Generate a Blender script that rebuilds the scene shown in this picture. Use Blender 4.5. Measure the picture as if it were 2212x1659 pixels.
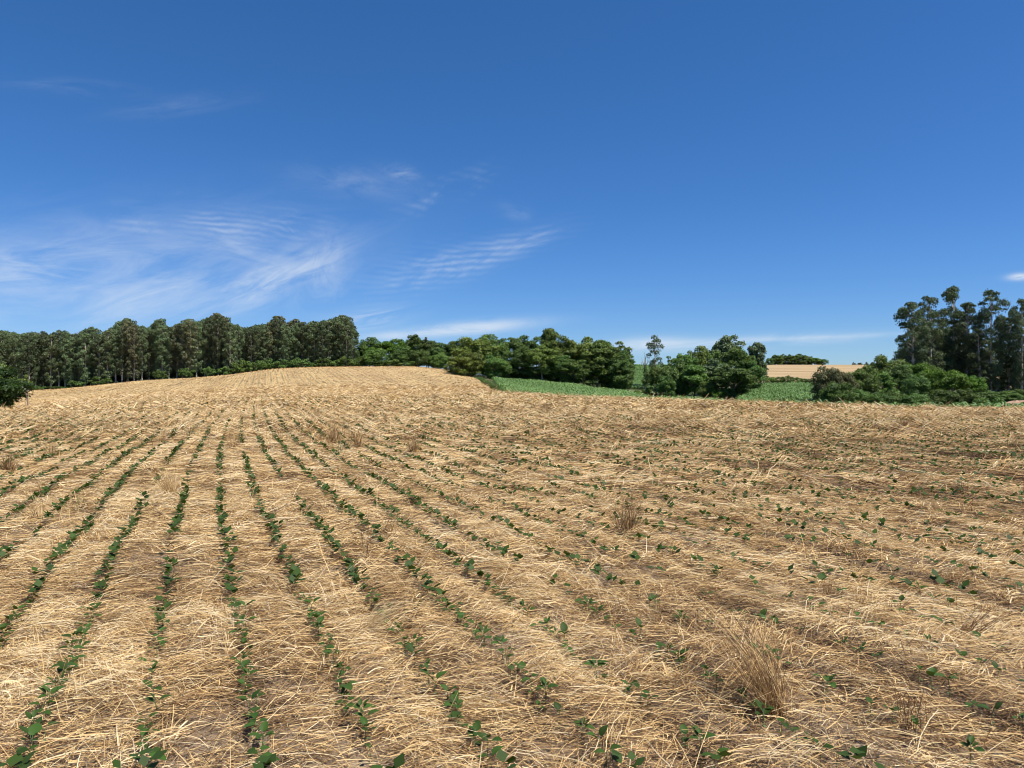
import bpy, math, random
import numpy as np
from mathutils import Vector

for o in list(bpy.data.objects):
    bpy.data.objects.remove(o)
C = bpy.context.scene
COL = C.collection
rng = np.random.default_rng(7)
random.seed(7)

# ------------------------------------------------------------------ camera
F, UC, VC, CAMH = 1536.0, 1106.0, 830.0, 1.65      # focal length and centre in units of a 2212-wide picture
cam_d = bpy.data.cameras.new('camera')
cam = bpy.data.objects.new('camera', cam_d)
COL.objects.link(cam)
cam.location = (0, 0, CAMH)
cam.rotation_euler = (math.radians(90), 0, 0)
cam_d.sensor_width = 36
cam_d.lens = 36 * F / 2212
cam_d.clip_start = 0.05
cam_d.clip_end = 20000
C.camera = cam

# ------------------------------------------------------------------ world
SUN_DIR = Vector((0.78, -0.42, 0)).normalized() * math.cos(math.radians(64)) + Vector((0, 0, math.sin(math.radians(64))))
C.view_settings.view_transform = 'Standard'
C.view_settings.look = 'None'
C.view_settings.gamma = 1.0
EXPO = 0.4
C.view_settings.exposure = EXPO
W = bpy.data.worlds.new('World')
C.world = W
W.use_nodes = True
wt = W.node_tree
for n in list(wt.nodes):
    wt.nodes.remove(n)


class NT:
    """small helper to write node trees"""
    def __init__(self, tree):
        self.t = tree

    def n(self, typ, **kw):
        nd = self.t.nodes.new(typ)
        ins = kw.pop('ins', {})
        for k, v in kw.items():
            setattr(nd, k, v)
        for k, v in ins.items():
            self.set(nd.inputs[k], v)
        return nd

    def set(self, sock, v):
        if isinstance(v, bpy.types.NodeSocket):
            self.t.links.new(v, sock)
        else:
            sock.default_value = v

    def m(self, op, a, b=None, c=None, clamp=False):
        nd = self.t.nodes.new('ShaderNodeMath')
        nd.operation = op
        nd.use_clamp = clamp
        self.set(nd.inputs[0], a)
        if b is not None:
            self.set(nd.inputs[1], b)
        if c is not None:
            self.set(nd.inputs[2], c)
        return nd.outputs[0]

    def vm(self, op, a, b=None):
        nd = self.t.nodes.new('ShaderNodeVectorMath')
        nd.operation = op
        self.set(nd.inputs[0], a)
        if b is not None:
            self.set(nd.inputs[1], b)
        return nd.outputs['Value'] if op in ('LENGTH', 'DOT_PRODUCT') else nd.outputs[0]

    def mix(self, f, a, b):
        nd = self.t.nodes.new('ShaderNodeMix')
        nd.data_type = 'RGBA'
        self.set(nd.inputs[0], f)
        self.set(nd.inputs[6], a)
        self.set(nd.inputs[7], b)
        return nd.outputs[2]

    def ramp(self, f, stops, interp='LINEAR'):
        nd = self.t.nodes.new('ShaderNodeValToRGB')
        cr = nd.color_ramp
        cr.interpolation = interp
        while len(cr.elements) < len(stops):
            cr.elements.new(0.5)
        for e, (p, col) in zip(cr.elements, stops):
            e.position = p
            e.color = col if len(col) == 4 else (*col, 1)
        self.set(nd.inputs[0], f)
        return nd.outputs[0]

    def rng(self, v, a, b, c=0.0, d=1.0):
        nd = self.t.nodes.new('ShaderNodeMapRange')
        nd.interpolation_type = 'SMOOTHSTEP'
        for i, x in enumerate((v, a, b, c, d)):
            self.set(nd.inputs[i], x)
        return nd.outputs[0]

    def noise(self, vec, scale, detail=3.0, rough=0.5, dist=0.0):
        nd = self.n('ShaderNodeTexNoise', ins={'Scale': scale, 'Detail': detail, 'Roughness': rough, 'Distortion': dist})
        if vec is not None:
            self.set(nd.inputs['Vector'], vec)
        return nd.outputs[0]


w = NT(wt)
sky = w.n('ShaderNodeTexSky', sky_type='NISHITA', sun_disc=False)
sky.sun_elevation = math.radians(64)
sky.sun_rotation = math.atan2(SUN_DIR.x, SUN_DIR.y)
sky.altitude = 700
sky.air_density = 1.0
sky.dust_density = 0.1
sky.ozone_density = 4.0
skycol = w.n('ShaderNodeHueSaturation', ins={'Hue': 0.512, 'Saturation': 1.13, 'Value': 1.0, 'Color': sky.outputs[0]}).outputs[0]
# clear dry air: a deeper blue overhead and less green towards the horizon than the model gives
_sp = w.n('ShaderNodeSeparateColor', ins={0: skycol})
_k = 2 ** EXPO
skycol = w.n('ShaderNodeCombineColor', ins={i: w.m('MULTIPLY', w.m('POWER', w.m('MULTIPLY', _sp.outputs[i], 0.1), g_), a_ * 10 / _k) for i, (a_, g_) in enumerate(((0.675, 1.08), (0.815, 0.871), (1.21, 1.0)))}).outputs[0]
dirv = w.n('ShaderNodeTexCoord').outputs['Generated']
sep = w.n('ShaderNodeSeparateXYZ', ins={0: dirv})
yy = w.m('MAXIMUM', sep.outputs[1], 0.05)
P = w.n('ShaderNodeCombineXYZ', ins={0: w.m('DIVIDE', sep.outputs[0], yy), 1: w.m('DIVIDE', sep.outputs[2], yy)}).outputs[0]


def cloud_patch(u, v, su, sv, ang, fx, fy, amp, lo=0.42, hi=0.75, ripple=None, dist=0.6, seed=0):
    """a wisp of high cloud around a direction: a soft ellipse times stretched noise (ang in degrees, up to the right)"""
    cen = ((u - UC) / F, (VC - v) / F, 0)
    d = w.vm('SUBTRACT', P, cen)
    rot = w.n('ShaderNodeVectorRotate', rotation_type='Z_AXIS', ins={'Vector': d, 'Angle': -math.radians(ang)}).outputs[0]
    nd_ = 7.0
    e = w.vm('LENGTH', w.vm('MULTIPLY', rot, (F / su, F / sv, 0)))
    g = w.m('POWER', 2.718, w.m('MULTIPLY', w.m('MULTIPLY', e, e), -1.0))
    nv = w.vm('ADD', w.vm('MULTIPLY', rot, (fx, fy, 1)), (seed * 3.17, seed * 1.73, seed))
    nz = w.rng(w.noise(nv, 1.0, nd_, 0.62, dist), lo, hi)
    r = w.m('MULTIPLY', w.m('MULTIPLY', g, nz), amp)
    if ripple:
        per, rang, rd = ripple      # period in picture units, crest angle
        rr = w.n('ShaderNodeVectorRotate', rotation_type='Z_AXIS', ins={'Vector': d, 'Angle': -math.radians(rang)}).outputs[0]
        wv = w.n('ShaderNodeTexWave', wave_type='BANDS', bands_direction='Y', ins={'Vector': rr, 'Scale': F / per * 0.314, 'Distortion': rd, 'Detail': 2.0, 'Detail Scale': 0.6})
        r = w.m('MULTIPLY', r, w.m('ADD', w.m('MULTIPLY', wv.outputs[1], 0.75), 0.25))
    return r


patches = [
    # u, v, su, sv, angle, fx, fy, amp
    dict(u=200, v=590, su=420, sv=110, ang=6, fx=7, fy=26, amp=0.48, lo=0.22, hi=0.9, seed=1),
    dict(u=560, v=615, su=170, sv=38, ang=22, fx=10, fy=50, amp=0.80, lo=0.28, hi=0.80, seed=2),
    dict(u=330, v=640, su=150, sv=34, ang=18, fx=9, fy=48, amp=0.60, lo=0.28, hi=0.80, seed=3),
    dict(u=40, v=580, su=150, sv=50, ang=-3, fx=8, fy=40, amp=0.50, lo=0.32, hi=0.75, seed=4),
    dict(u=540, v=545, su=130, sv=34, ang=-12, fx=12, fy=60, amp=0.30, lo=0.3, hi=0.8, seed=5),
    dict(u=485, v=492, su=85, sv=34, ang=-3, fx=14, fy=30, amp=0.36, lo=0.3, hi=0.75, ripple=(12, -5, 4.5), seed=6),
    dict(u=632, v=490, su=60, sv=30, ang=-8, fx=14, fy=30, amp=0.36, lo=0.34, hi=0.66, ripple=(14, -10, 3.5), seed=7),
    dict(u=310, v=490, su=60, sv=20, ang=-6, fx=14, fy=40, amp=0.25, lo=0.36, hi=0.66, ripple=(16, -5, 2.0), seed=8),
    dict(u=985, v=575, su=150, sv=24, ang=19, fx=14, fy=40, amp=0.58, lo=0.28, hi=0.72, ripple=(13, 4, 3.5), seed=9),
    dict(u=930, v=570, su=120, sv=30, ang=12, fx=12, fy=50, amp=0.22, lo=0.34, hi=0.7, ripple=(13, -8, 3.0), seed=19),
    dict(u=1150, v=520, su=60, sv=18, ang=17, fx=16, fy=50, amp=0.28, lo=0.34, hi=0.66, ripple=(16, 14, 1.6), seed=10),
    dict(u=690, v=585, su=75, sv=60, ang=60, fx=16, fy=22, amp=0.4, lo=0.38, hi=0.72, seed=11),
    dict(u=865, v=372, su=34, sv=16, ang=-18, fx=20, fy=34, amp=0.42, lo=0.3, hi=0.75, seed=12),
    dict(u=770, v=395, su=130, sv=30, ang=-8, fx=14, fy=40, amp=0.15, lo=0.3, hi=0.75, seed=13),
    dict(u=960, v=415, su=90, sv=24, ang=25, fx=16, fy=40, amp=0.2, lo=0.38, hi=0.7, ripple=(18, -14, 2.0), seed=14),
    dict(u=1112, v=458, su=30, sv=13, ang=-14, fx=22, fy=40, amp=0.2, lo=0.3, hi=0.7, seed=15),
    dict(u=150, v=188, su=130, sv=16, ang=-4, fx=9, fy=50, amp=0.10, lo=0.3, hi=0.75, seed=16),
    dict(u=390, v=228, su=130, sv=20, ang=8, fx=9, fy=50, amp=0.10, lo=0.3, hi=0.75, seed=17),
    dict(u=1010, v=710, su=130, sv=13, ang=5, fx=12, fy=50, amp=0.85, lo=0.26, hi=0.6, seed=18),
    dict(u=880, v=724, su=90, sv=9, ang=3, fx=12, fy=60, amp=0.6, lo=0.3, hi=0.6, seed=20),
    dict(u=790, v=690, su=80, sv=20, ang=8, fx=10, fy=60, amp=0.45, lo=0.34, hi=0.66, seed=21),
    dict(u=1400, v=745, su=80, sv=14, ang=2, fx=9, fy=40, amp=0.75, lo=0.26, hi=0.6, seed=22),
    dict(u=1580, v=742, su=260, sv=12, ang=3, fx=7, fy=50, amp=0.55, lo=0.28, hi=0.66, seed=23),
    dict(u=1760, v=730, su=200, sv=5, ang=2.5, fx=6, fy=40, amp=0.3, lo=0.24, hi=0.6, seed=24),
    dict(u=2205, v=598, su=26, sv=7, ang=4, fx=22, fy=50, amp=0.9, lo=0.2, hi=0.5, seed=25),
]
tot = None
for p_ in patches:
    r = cloud_patch(**p_)
    tot = r if tot is None else w.m('SUBTRACT', 1.0, w.m('MULTIPLY', w.m('SUBTRACT', 1.0, tot), w.m('SUBTRACT', 1.0, r, clamp=True)))
tot = w.m('MULTIPLY', tot, w.m('GREATER_THAN', sep.outputs[1], 0.05), clamp=True)
cloudcol = w.mix(tot, skycol, (5.6, 6.2, 6.9, 1))
bg = w.n('ShaderNodeBackground', ins={'Color': cloudcol, 'Strength': 0.1})
out = w.n('ShaderNodeOutputWorld')
wt.links.new(bg.outputs[0], out.inputs[0])

# ------------------------------------------------------------------ sun
sd = bpy.data.lights.new('sun', 'SUN')
sd.energy = 5.0
sd.angle = math.radians(0.53)
sd.color = (1.0, 0.95, 0.87)
sun = bpy.data.objects.new('sun', sd)
COL.objects.link(sun)
sun.rotation_euler = (-SUN_DIR).to_track_quat('-Z', 'Y').to_euler()
C.cycles.filter_width = 1.05
C.cycles.max_bounces = 6
C.cycles.diffuse_bounces = 3
C.cycles.transparent_max_bounces = 8


# ------------------------------------------------------------------ noise in numpy
def _hash(ix, iy, s):
    h = (ix.astype(np.int64) * 374761393 + iy.astype(np.int64) * 668265263 + s * 974711) & 0xFFFFFFFF
    h = ((h ^ (h >> 13)) * 1274126177) & 0xFFFFFFFF
    h = (h ^ (h >> 16)) & 0xFFFFFFFF
    return h / 4294967295.0


def vnoise(x, y, s=0):
    x = np.asarray(x, float); y = np.asarray(y, float)
    ix, iy = np.floor(x), np.floor(y)
    fx, fy = x - ix, y - iy
    fx = fx * fx * (3 - 2 * fx); fy = fy * fy * (3 - 2 * fy)
    a, b = _hash(ix, iy, s), _hash(ix + 1, iy, s)
    c, d = _hash(ix, iy + 1, s), _hash(ix + 1, iy + 1, s)
    return (a + (b - a) * fx) * (1 - fy) + (c + (d - c) * fx) * fy - 0.5


def fbm(x, y, s=0, o=3):
    r, a = 0, 1.0
    for k in range(o):
        r = r + a * vnoise(x * 2 ** k + 17.3 * k, y * 2 ** k - 9.1 * k, s + k)
        a *= 0.5
    return r


# ------------------------------------------------------------------ terrain
def zv(Y, v):
    return CAMH + (VC - v) * Y / F


TAIL_L = [(400, 2.0), (1000, 3), (4000, 0)]
TAIL_R = [(480, 12.6), (600, 11), (1000, 12), (4000, 0)]
V = lambda Y, v: (Y, zv(Y, v))
CT = {
    -500: [(20, 0), (42, 0), (70, -1.25), (110, -1.0), (150, -.2), (200, 0)] + TAIL_L,
    0: [(20, 0), (42, 0.02), (70, -1.25), (110, -1.0), V(150, 848), (175, .1)] + TAIL_L,
    150: [(20, 0), (50, .02), (75, -.65), V(110, 858), V(152, 839), (180, 1.0)] + TAIL_L,
    300: [(20, 0), V(55, 868), V(78, 866), V(110, 848), V(155, 822), (185, 2.7)] + TAIL_L,
    420: [(20, 0), V(58, 863), V(80, 860), V(110, 842), V(155, 816), (185, 3.3)] + TAIL_L,
    500: [(20, 0), V(60, 861), V(80, 857), V(110, 836), V(158, 809), (190, 4.1)] + TAIL_L,
    590: [(20, 0), V(60, 860), V(80, 854), V(110, 829), V(150, 798), V(165, 796), (200, 5.0)] + TAIL_L,
    700: [(20, 0), V(60, 859), V(80, 853), V(110, 826), V(150, 794.5), V(165, 792), (200, 5.4)] + TAIL_L,
    900: [(20, 0), V(60, 858), V(80, 851), V(110, 825), V(150, 793.5), V(165, 790.5), (200, 5.5)] + TAIL_L,
    980: [(20, 0), V(60, 856), V(80, 849), V(110, 828), V(140, 806), V(160, 800), (200, 5)] + TAIL_L,
    1040: [(20, 0), V(60, 853), V(80, 845), V(105, 830), V(125, 819), V(150, 817), (200, 4)] + TAIL_L,
    1085: [(20, 0), V(60, 851), V(72, 852), V(95, 843), V(125, 826), V(140, 822), (170, 3), (250, 4)] + TAIL_L,
    1200: [(20, 0), V(58, 857), V(68, 862), V(90, 857), V(135, 831), (145, 1.8), (180, 2.5), (250, 6), (400, 6), (4000, 0)],
    1364: [(20, 0), V(55, 863), (66, -.2), V(90, 871), V(120, 857), V(140, 849), V(170, 844), V(210, 817), V(260, 790), (300, 9), (400, 9), (4000, 0)],
    1450: [(20, 0), V(53, 866), (66, -.6), V(95, 869), (115, -.6), V(170, 844), V(210, 817), V(260, 790), (320, 9), (400, 9), (4000, 0)],
    1550: [(20, 0), V(51, 869), (65, -.9), (100, -.8), (130, 0), (170, 1), (260, 6), (400, 10)] + TAIL_R,
    1650: [(20, 0), V(50, 872), (60, -.5), (70, -1.15), V(100, 857), V(130, 834), V(150, 825), V(200, 818), V(300, 797), V(400, 787), (440, 13)] + TAIL_R,
    1750: [(20, 0), V(49, 874), (60, -.8), (72, -1.3), V(100, 857), V(130, 835), V(150, 826), V(200, 818), V(300, 799), V(400, 787), (440, 13)] + TAIL_R,
    1900: [(20, 0), V(48, 879), (58, -1.0), (80, -1.3), (110, -.3), (150, 1), (200, 3), (300, 7.5), V(400, 787), (440, 13)] + TAIL_R,
    2050: [(20, 0), V(47, 883), (57, -1.0), (75, -1.4), V(110, 859), (150, 1.5), (200, 4), (300, 9), V(400, 787), (440, 13)] + TAIL_R,
    2212: [(20, 0), V(46, 886), (56, -.9), (75, -1.2), (110, -.3), (150, 2), (200, 5), V(300, 795), (420, 13)] + TAIL_R,
    2700: [(20, 0), V(45, 888), (56, -.9), (75, -1.2), (110, -.3), (150, 2), (200, 5), V(300, 795), (420, 13)] + TAIL_R,
}
_us = np.array(sorted(CT))
_ly = np.linspace(0, math.log(4000), 900)
_ag = np.linspace((_us[0] - UC) / F, (_us[-1] - UC) / F, 800)


def _gs(T, sig, ax):
    k = np.arange(-int(4 * sig), int(4 * sig) + 1)
    g = np.exp(-0.5 * (k / sig) ** 2); g /= g.sum()
    pad = [(0, 0), (0, 0)]; pad[ax] = (len(k) // 2, len(k) // 2)
    Tp = np.pad(T, pad, mode='edge')
    return np.apply_along_axis(lambda r: np.convolve(r, g, 'valid'), ax, Tp)


_cols = np.stack([np.interp(np.exp(_ly), [1] + [y for y, z in CT[u]], [0] + [z for y, z in CT[u]]) for u in _us])
_tab = np.stack([np.interp(_ag, (_us - UC) / F, _cols[:, j]) for j in range(len(_ly))], 1)
_tab = _gs(_gs(_tab, 5.0, 1), 6.0, 0)


def zbase(X, Y):
    X = np.asarray(X, float); Y = np.asarray(Y, float)
    D = np.maximum(np.maximum(Y, np.abs(X) * 0.9), 1.0)
    a = np.clip(X / D, _ag[0], _ag[-1])
    i = (a - _ag[0]) / (_ag[1] - _ag[0]); j = np.clip(np.log(D) / _ly[1], 0, len(_ly) - 1.001)
    i = np.clip(i, 0, len(_ag) - 1.001)
    i0, j0 = i.astype(int), j.astype(int)
    fi, fj = i - i0, j - j0
    return (_tab[i0, j0] * (1 - fi) + _tab[i0 + 1, j0] * fi) * (1 - fj) + (_tab[i0, j0 + 1] * (1 - fi) + _tab[i0 + 1, j0 + 1] * fi) * fj


ROW, Q0 = 0.507, -2.5


def rowc(Y):
    return -(0.345 * Y - 0.13 * 18 * np.exp(-np.maximum(Y, -10) / 18))


def rowq(X, Y):                       # across-row coordinate of the sown rows
    return X - rowc(Y)


def zone_straw(X, Y):
    """1 inside the stubble field, 0 outside"""
    D = np.maximum(Y, 1.0)
    u = UC + F * X / D
    edge = np.interp(D, [0, 62, 66, 95, 125, 150, 165, 172], [9e3, 9e3, 1088, 1066, 1040, 990, 975, 965])
    top = np.interp(u, [-500, 60, 300, 500, 590, 1000], [150, 152, 156, 160, 168, 170])
    hill = (u < edge) & (D < top)
    crest = np.interp(u, [1000, 1085, 1200, 1364, 1550, 1750, 1900, 2212, 2600], [66, 66, 64, 61, 56, 54, 53, 51, 50])
    near = D < crest
    far = (D > 158) & (D < 520) & (u > 1590)
    return (near | ((D < top) & hill) | far).astype(float)


def zone_green(X, Y):
    D = np.maximum(Y, 1.0)
    u = UC + F * X / D
    corn1 = (u > 1075) & (u < 1520) & (D < 143)
    corn2 = (u > 1300) & (u < 1460) & (D > 168) & (D < 300)
    corn3 = (u > 1585) & (u < 1775) & (D < 137)
    return (corn1 | corn2 | corn3).astype(float)


def mound(X, Y):
    """hummocks of flattened straw, furrows along the sown rows"""
    r = np.hypot(X, Y)
    k = np.clip((90 - r) / 50, 0, 1)
    m = 0.085 * fbm(X / 0.75, Y / 0.6, 11, 3) + 0.06 * fbm(rowq(X, Y) / 0.4, Y / 1.6, 15, 2) + 0.10 * fbm(X / 2.6, Y / 2.2, 21, 2)
    ph = (rowq(X, Y) - Q0) / ROW
    fur = np.cos(2 * np.pi * ph)
    return (m - 0.021 * fur * (r < 70)) * k


def ground(X, Y):
    return zbase(X, Y) + mound(X, Y)


def at(u, v, Y=None):
    """ground point seen at picture position u, v on the near plane (no Y) or at depth Y"""
    if Y is None:
        Y = CAMH * F / (v - VC)
    X = (u - UC) / F * Y
    return X, Y, float(ground(X, Y))


# ------------------------------------------------------------------ mesh helpers
def mesh_np(name, verts, faces4, mats, attrs=None, fmat=None, smooth=False):
    """verts Nx3, faces Mx4 (or Mx3), attrs {name: per vertex float}"""
    me = bpy.data.meshes.new(name)
    verts = np.ascontiguousarray(verts, np.float32)
    faces4 = np.ascontiguousarray(faces4, np.int32)
    k = faces4.shape[1]
    me.vertices.add(len(verts)); me.vertices.foreach_set('co', verts.ravel())
    me.loops.add(faces4.size); me.loops.foreach_set('vertex_index', faces4.ravel())
    me.polygons.add(len(faces4))
    me.polygons.foreach_set('loop_start', np.arange(0, faces4.size, k, dtype=np.int32))
    if smooth:
        me.polygons.foreach_set('use_smooth', np.ones(len(faces4), bool))
    for m in (mats if isinstance(mats, (list, tuple)) else [mats]):
        me.materials.append(m)
    if fmat is not None:
        me.polygons.foreach_set('material_index', np.asarray(fmat, np.int32))
    for an, av in (attrs or {}).items():
        a = me.attributes.new(an, 'FLOAT', 'POINT')
        a.data.foreach_set('value', np.ascontiguousarray(av, np.float32))
    me.update(calc_edges=True)
    return me


def link(name, me, parent=None, loc=None):
    o = bpy.data.objects.new(name, me)
    COL.objects.link(o)
    if parent:
        o.parent = parent
    if loc is not None:
        o.location = loc
    return o


def tag(o, label=None, cat=None, group=None, kind=None):
    if label: o['label'] = label
    if cat: o['category'] = cat
    if group: o['group'] = group
    if kind: o['kind'] = kind
    return o


def empty(name, loc, label, cat, group=None):
    o = bpy.data.objects.new(name, None)
    o.empty_display_size = 0.1
    COL.objects.link(o)
    o.location = loc
    return tag(o, label, cat, group)


def quads_strip(n, k):
    """faces for n ribbons of k segments, 2 verts per ring"""
    base = (np.arange(n) * (k + 1) * 2)[:, None, None]
    s = (np.arange(k) * 2)[None, :, None]
    q = np.array([0, 1, 3, 2])[None, None, :]
    return (base + s + q).reshape(-1, 4)


def tube(path, radii, sides=6):
    """tapered tube along a path; returns verts, quads"""
    path = np.asarray(path, float); n = len(path)
    radii = np.broadcast_to(np.asarray(radii, float), (n,))
    t = np.gradient(path, axis=0); t /= np.linalg.norm(t, axis=1)[:, None] + 1e-9
    ref = np.array([0.31, 0.95, 0.05])
    a = np.cross(t, ref); a /= np.linalg.norm(a, axis=1)[:, None] + 1e-9
    b = np.cross(t, a)
    an = np.arange(sides) / sides * 2 * np.pi
    ring = a[:, None, :] * np.cos(an)[None, :, None] + b[:, None, :] * np.sin(an)[None, :, None]
    vs = path[:, None, :] + ring * radii[:, None, None]
    i = np.arange(n - 1)[:, None]; j = np.arange(sides)[None, :]; j2 = (j + 1) % sides
    f = np.stack([i * sides + j, i * sides + j2, (i + 1) * sides + j2, (i + 1) * sides + j], -1).reshape(-1, 4)
    return vs.reshape(-1, 3), f


def merge(parts):
    vs, fs, o = [], [], 0
    for v_, f_ in parts:
        vs.append(v_); fs.append(f_ + o); o += len(v_)
    return np.concatenate(vs), np.concatenate(fs)


# ------------------------------------------------------------------ materials
def mat(name):
    m = bpy.data.materials.new(name)
    m.use_nodes = True
    t = m.node_tree
    for n in list(t.nodes):
        t.nodes.remove(n)
    k = NT(t)
    o = k.n('ShaderNodeOutputMaterial')
    return m, k, o


def straw_mat(name, stops, rough=0.6, trans=0.12):
    m, k, o = mat(name)
    tint = k.n('ShaderNodeAttribute', attribute_name='tint').outputs['Fac']
    col = k.ramp(tint, stops)
    pos = k.n('ShaderNodeNewGeometry').outputs['Position']
    nz = k.noise(pos, 35.0, 2.0)
    col = k.mix(k.m('MULTIPLY', nz, 0.35), col, k.mix(0.5, col, (0.16, 0.11, 0.07, 1)))
    b = k.n('ShaderNodeBsdfPrincipled', ins={'Base Color': col, 'Roughness': rough, 'Specular IOR Level': 0.18})
    tr = k.n('ShaderNodeBsdfTranslucent', ins={'Color': col})
    mx = k.n('ShaderNodeMixShader', ins={0: trans, 1: b.outputs[0], 2: tr.outputs[0]})
    k.t.links.new(mx.outputs[0], o.inputs[0])
    return m


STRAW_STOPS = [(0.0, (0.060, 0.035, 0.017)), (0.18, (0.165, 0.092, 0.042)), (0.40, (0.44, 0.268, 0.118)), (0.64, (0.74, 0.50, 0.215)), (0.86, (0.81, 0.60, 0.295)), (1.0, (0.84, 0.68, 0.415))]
M_STRAW = straw_mat('straw', STRAW_STOPS)
M_WEEDSTEM = straw_mat('dead_stem', [(0, (0.10, 0.05, 0.025)), (1, (0.26, 0.14, 0.065))], trans=0.0)


def leaf_mat(name, dark, light, rough=0.55, trans=0.33, spec=0.3, hue_var=0.0):
    m, k, o = mat(name)
    tint = k.n('ShaderNodeAttribute', attribute_name='tint').outputs['Fac']
    oi = k.n('ShaderNodeObjectInfo').outputs['Random']
    col = k.mix(tint, (*dark, 1), (*light, 1))
    col = k.n('ShaderNodeHueSaturation', ins={'Hue': k.m('ADD', 0.5 - hue_var / 2, k.m('MULTIPLY', oi, hue_var)), 'Value': k.m('ADD', 0.8, k.m('MULTIPLY', oi, 0.4)), 'Color': col}).outputs[0]
    b = k.n('ShaderNodeBsdfPrincipled', ins={'Base Color': col, 'Roughness': rough, 'Specular IOR Level': spec})
    tr = k.n('ShaderNodeBsdfTranslucent', ins={'Color': k.mix(0.5, col, (0.10, 0.16, 0.01, 1))})
    mx = k.n('ShaderNodeMixShader', ins={0: trans, 1: b.outputs[0], 2: tr.outputs[0]})
    k.t.links.new(mx.outputs[0], o.inputs[0])
    return m


M_EUC = leaf_mat('gum_leaves', (0.085, 0.125, 0.058), (0.215, 0.275, 0.125), hue_var=0.03)
M_EUCB = leaf_mat('gum_leaves_brown', (0.105, 0.112, 0.055), (0.25, 0.245, 0.125), hue_var=0.02)
M_EUCD = leaf_mat('gum_leaves_dark', (0.046, 0.066, 0.036), (0.14, 0.175, 0.08), hue_var=0.03)
M_DARK = leaf_mat('leaves_dark', (0.052, 0.100, 0.022), (0.165, 0.255, 0.058), hue_var=0.03)
M_MID = leaf_mat('leaves_mid', (0.066, 0.122, 0.024), (0.21, 0.31, 0.066), hue_var=0.04)
M_YEL = leaf_mat('leaves_yellow', (0.085, 0.125, 0.024), (0.28, 0.35, 0.07), hue_var=0.02)
M_BRI = leaf_mat('leaves_bright', (0.05, 0.11, 0.012), (0.16, 0.29, 0.03), hue_var=0.02)
M_BRN = leaf_mat('leaves_brown', (0.075, 0.082, 0.028), (0.21, 0.195, 0.07), trans=0.15)
M_GLOSS = leaf_mat('leaves_glossy', (0.018, 0.040, 0.010), (0.055, 0.105, 0.022), rough=0.45)
M_DRY = leaf_mat('leaves_dry', (0.18, 0.11, 0.055), (0.33, 0.21, 0.11), trans=0.1)
M_CORN = leaf_mat('corn_leaves', (0.075, 0.15, 0.038), (0.22, 0.34, 0.11), rough=0.5, trans=0.25, spec=0.4)
M_SOY = leaf_mat('soy_leaves', (0.026, 0.056, 0.009), (0.055, 0.108, 0.018), rough=0.6, trans=0.22, spec=0.22, hue_var=0.02)
M_SOYSTEM = leaf_mat('soy_stem', (0.10, 0.15, 0.05), (0.14, 0.19, 0.07), trans=0.0)
M_GRASS = leaf_mat('grass_blades', (0.045, 0.085, 0.02), (0.12, 0.17, 0.05), trans=0.25)


def bark_mat(name, a, b_):
    m, k, o = mat(name)
    pos = k.n('ShaderNodeNewGeometry').outputs['Position']
    nz = k.noise(k.vm('MULTIPLY', pos, (4, 4, 0.8)), 1.5, 4.0, 0.6)
    col = k.mix(k.rng(nz, 0.35, 0.65), (*a, 1), (*b_, 1))
    b = k.n('ShaderNodeBsdfPrincipled', ins={'Base Color': col, 'Roughness': 0.85})
    k.t.links.new(b.outputs[0], o.inputs[0])
    return m


M_GUMBARK = bark_mat('gum_bark', (0.26, 0.21, 0.16), (0.60, 0.54, 0.46))
M_BARK = bark_mat('bark', (0.07, 0.05, 0.035), (0.22, 0.18, 0.14))
M_GREYBARK = bark_mat('grey_bark', (0.18, 0.15, 0.13), (0.36, 0.32, 0.28))


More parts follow.
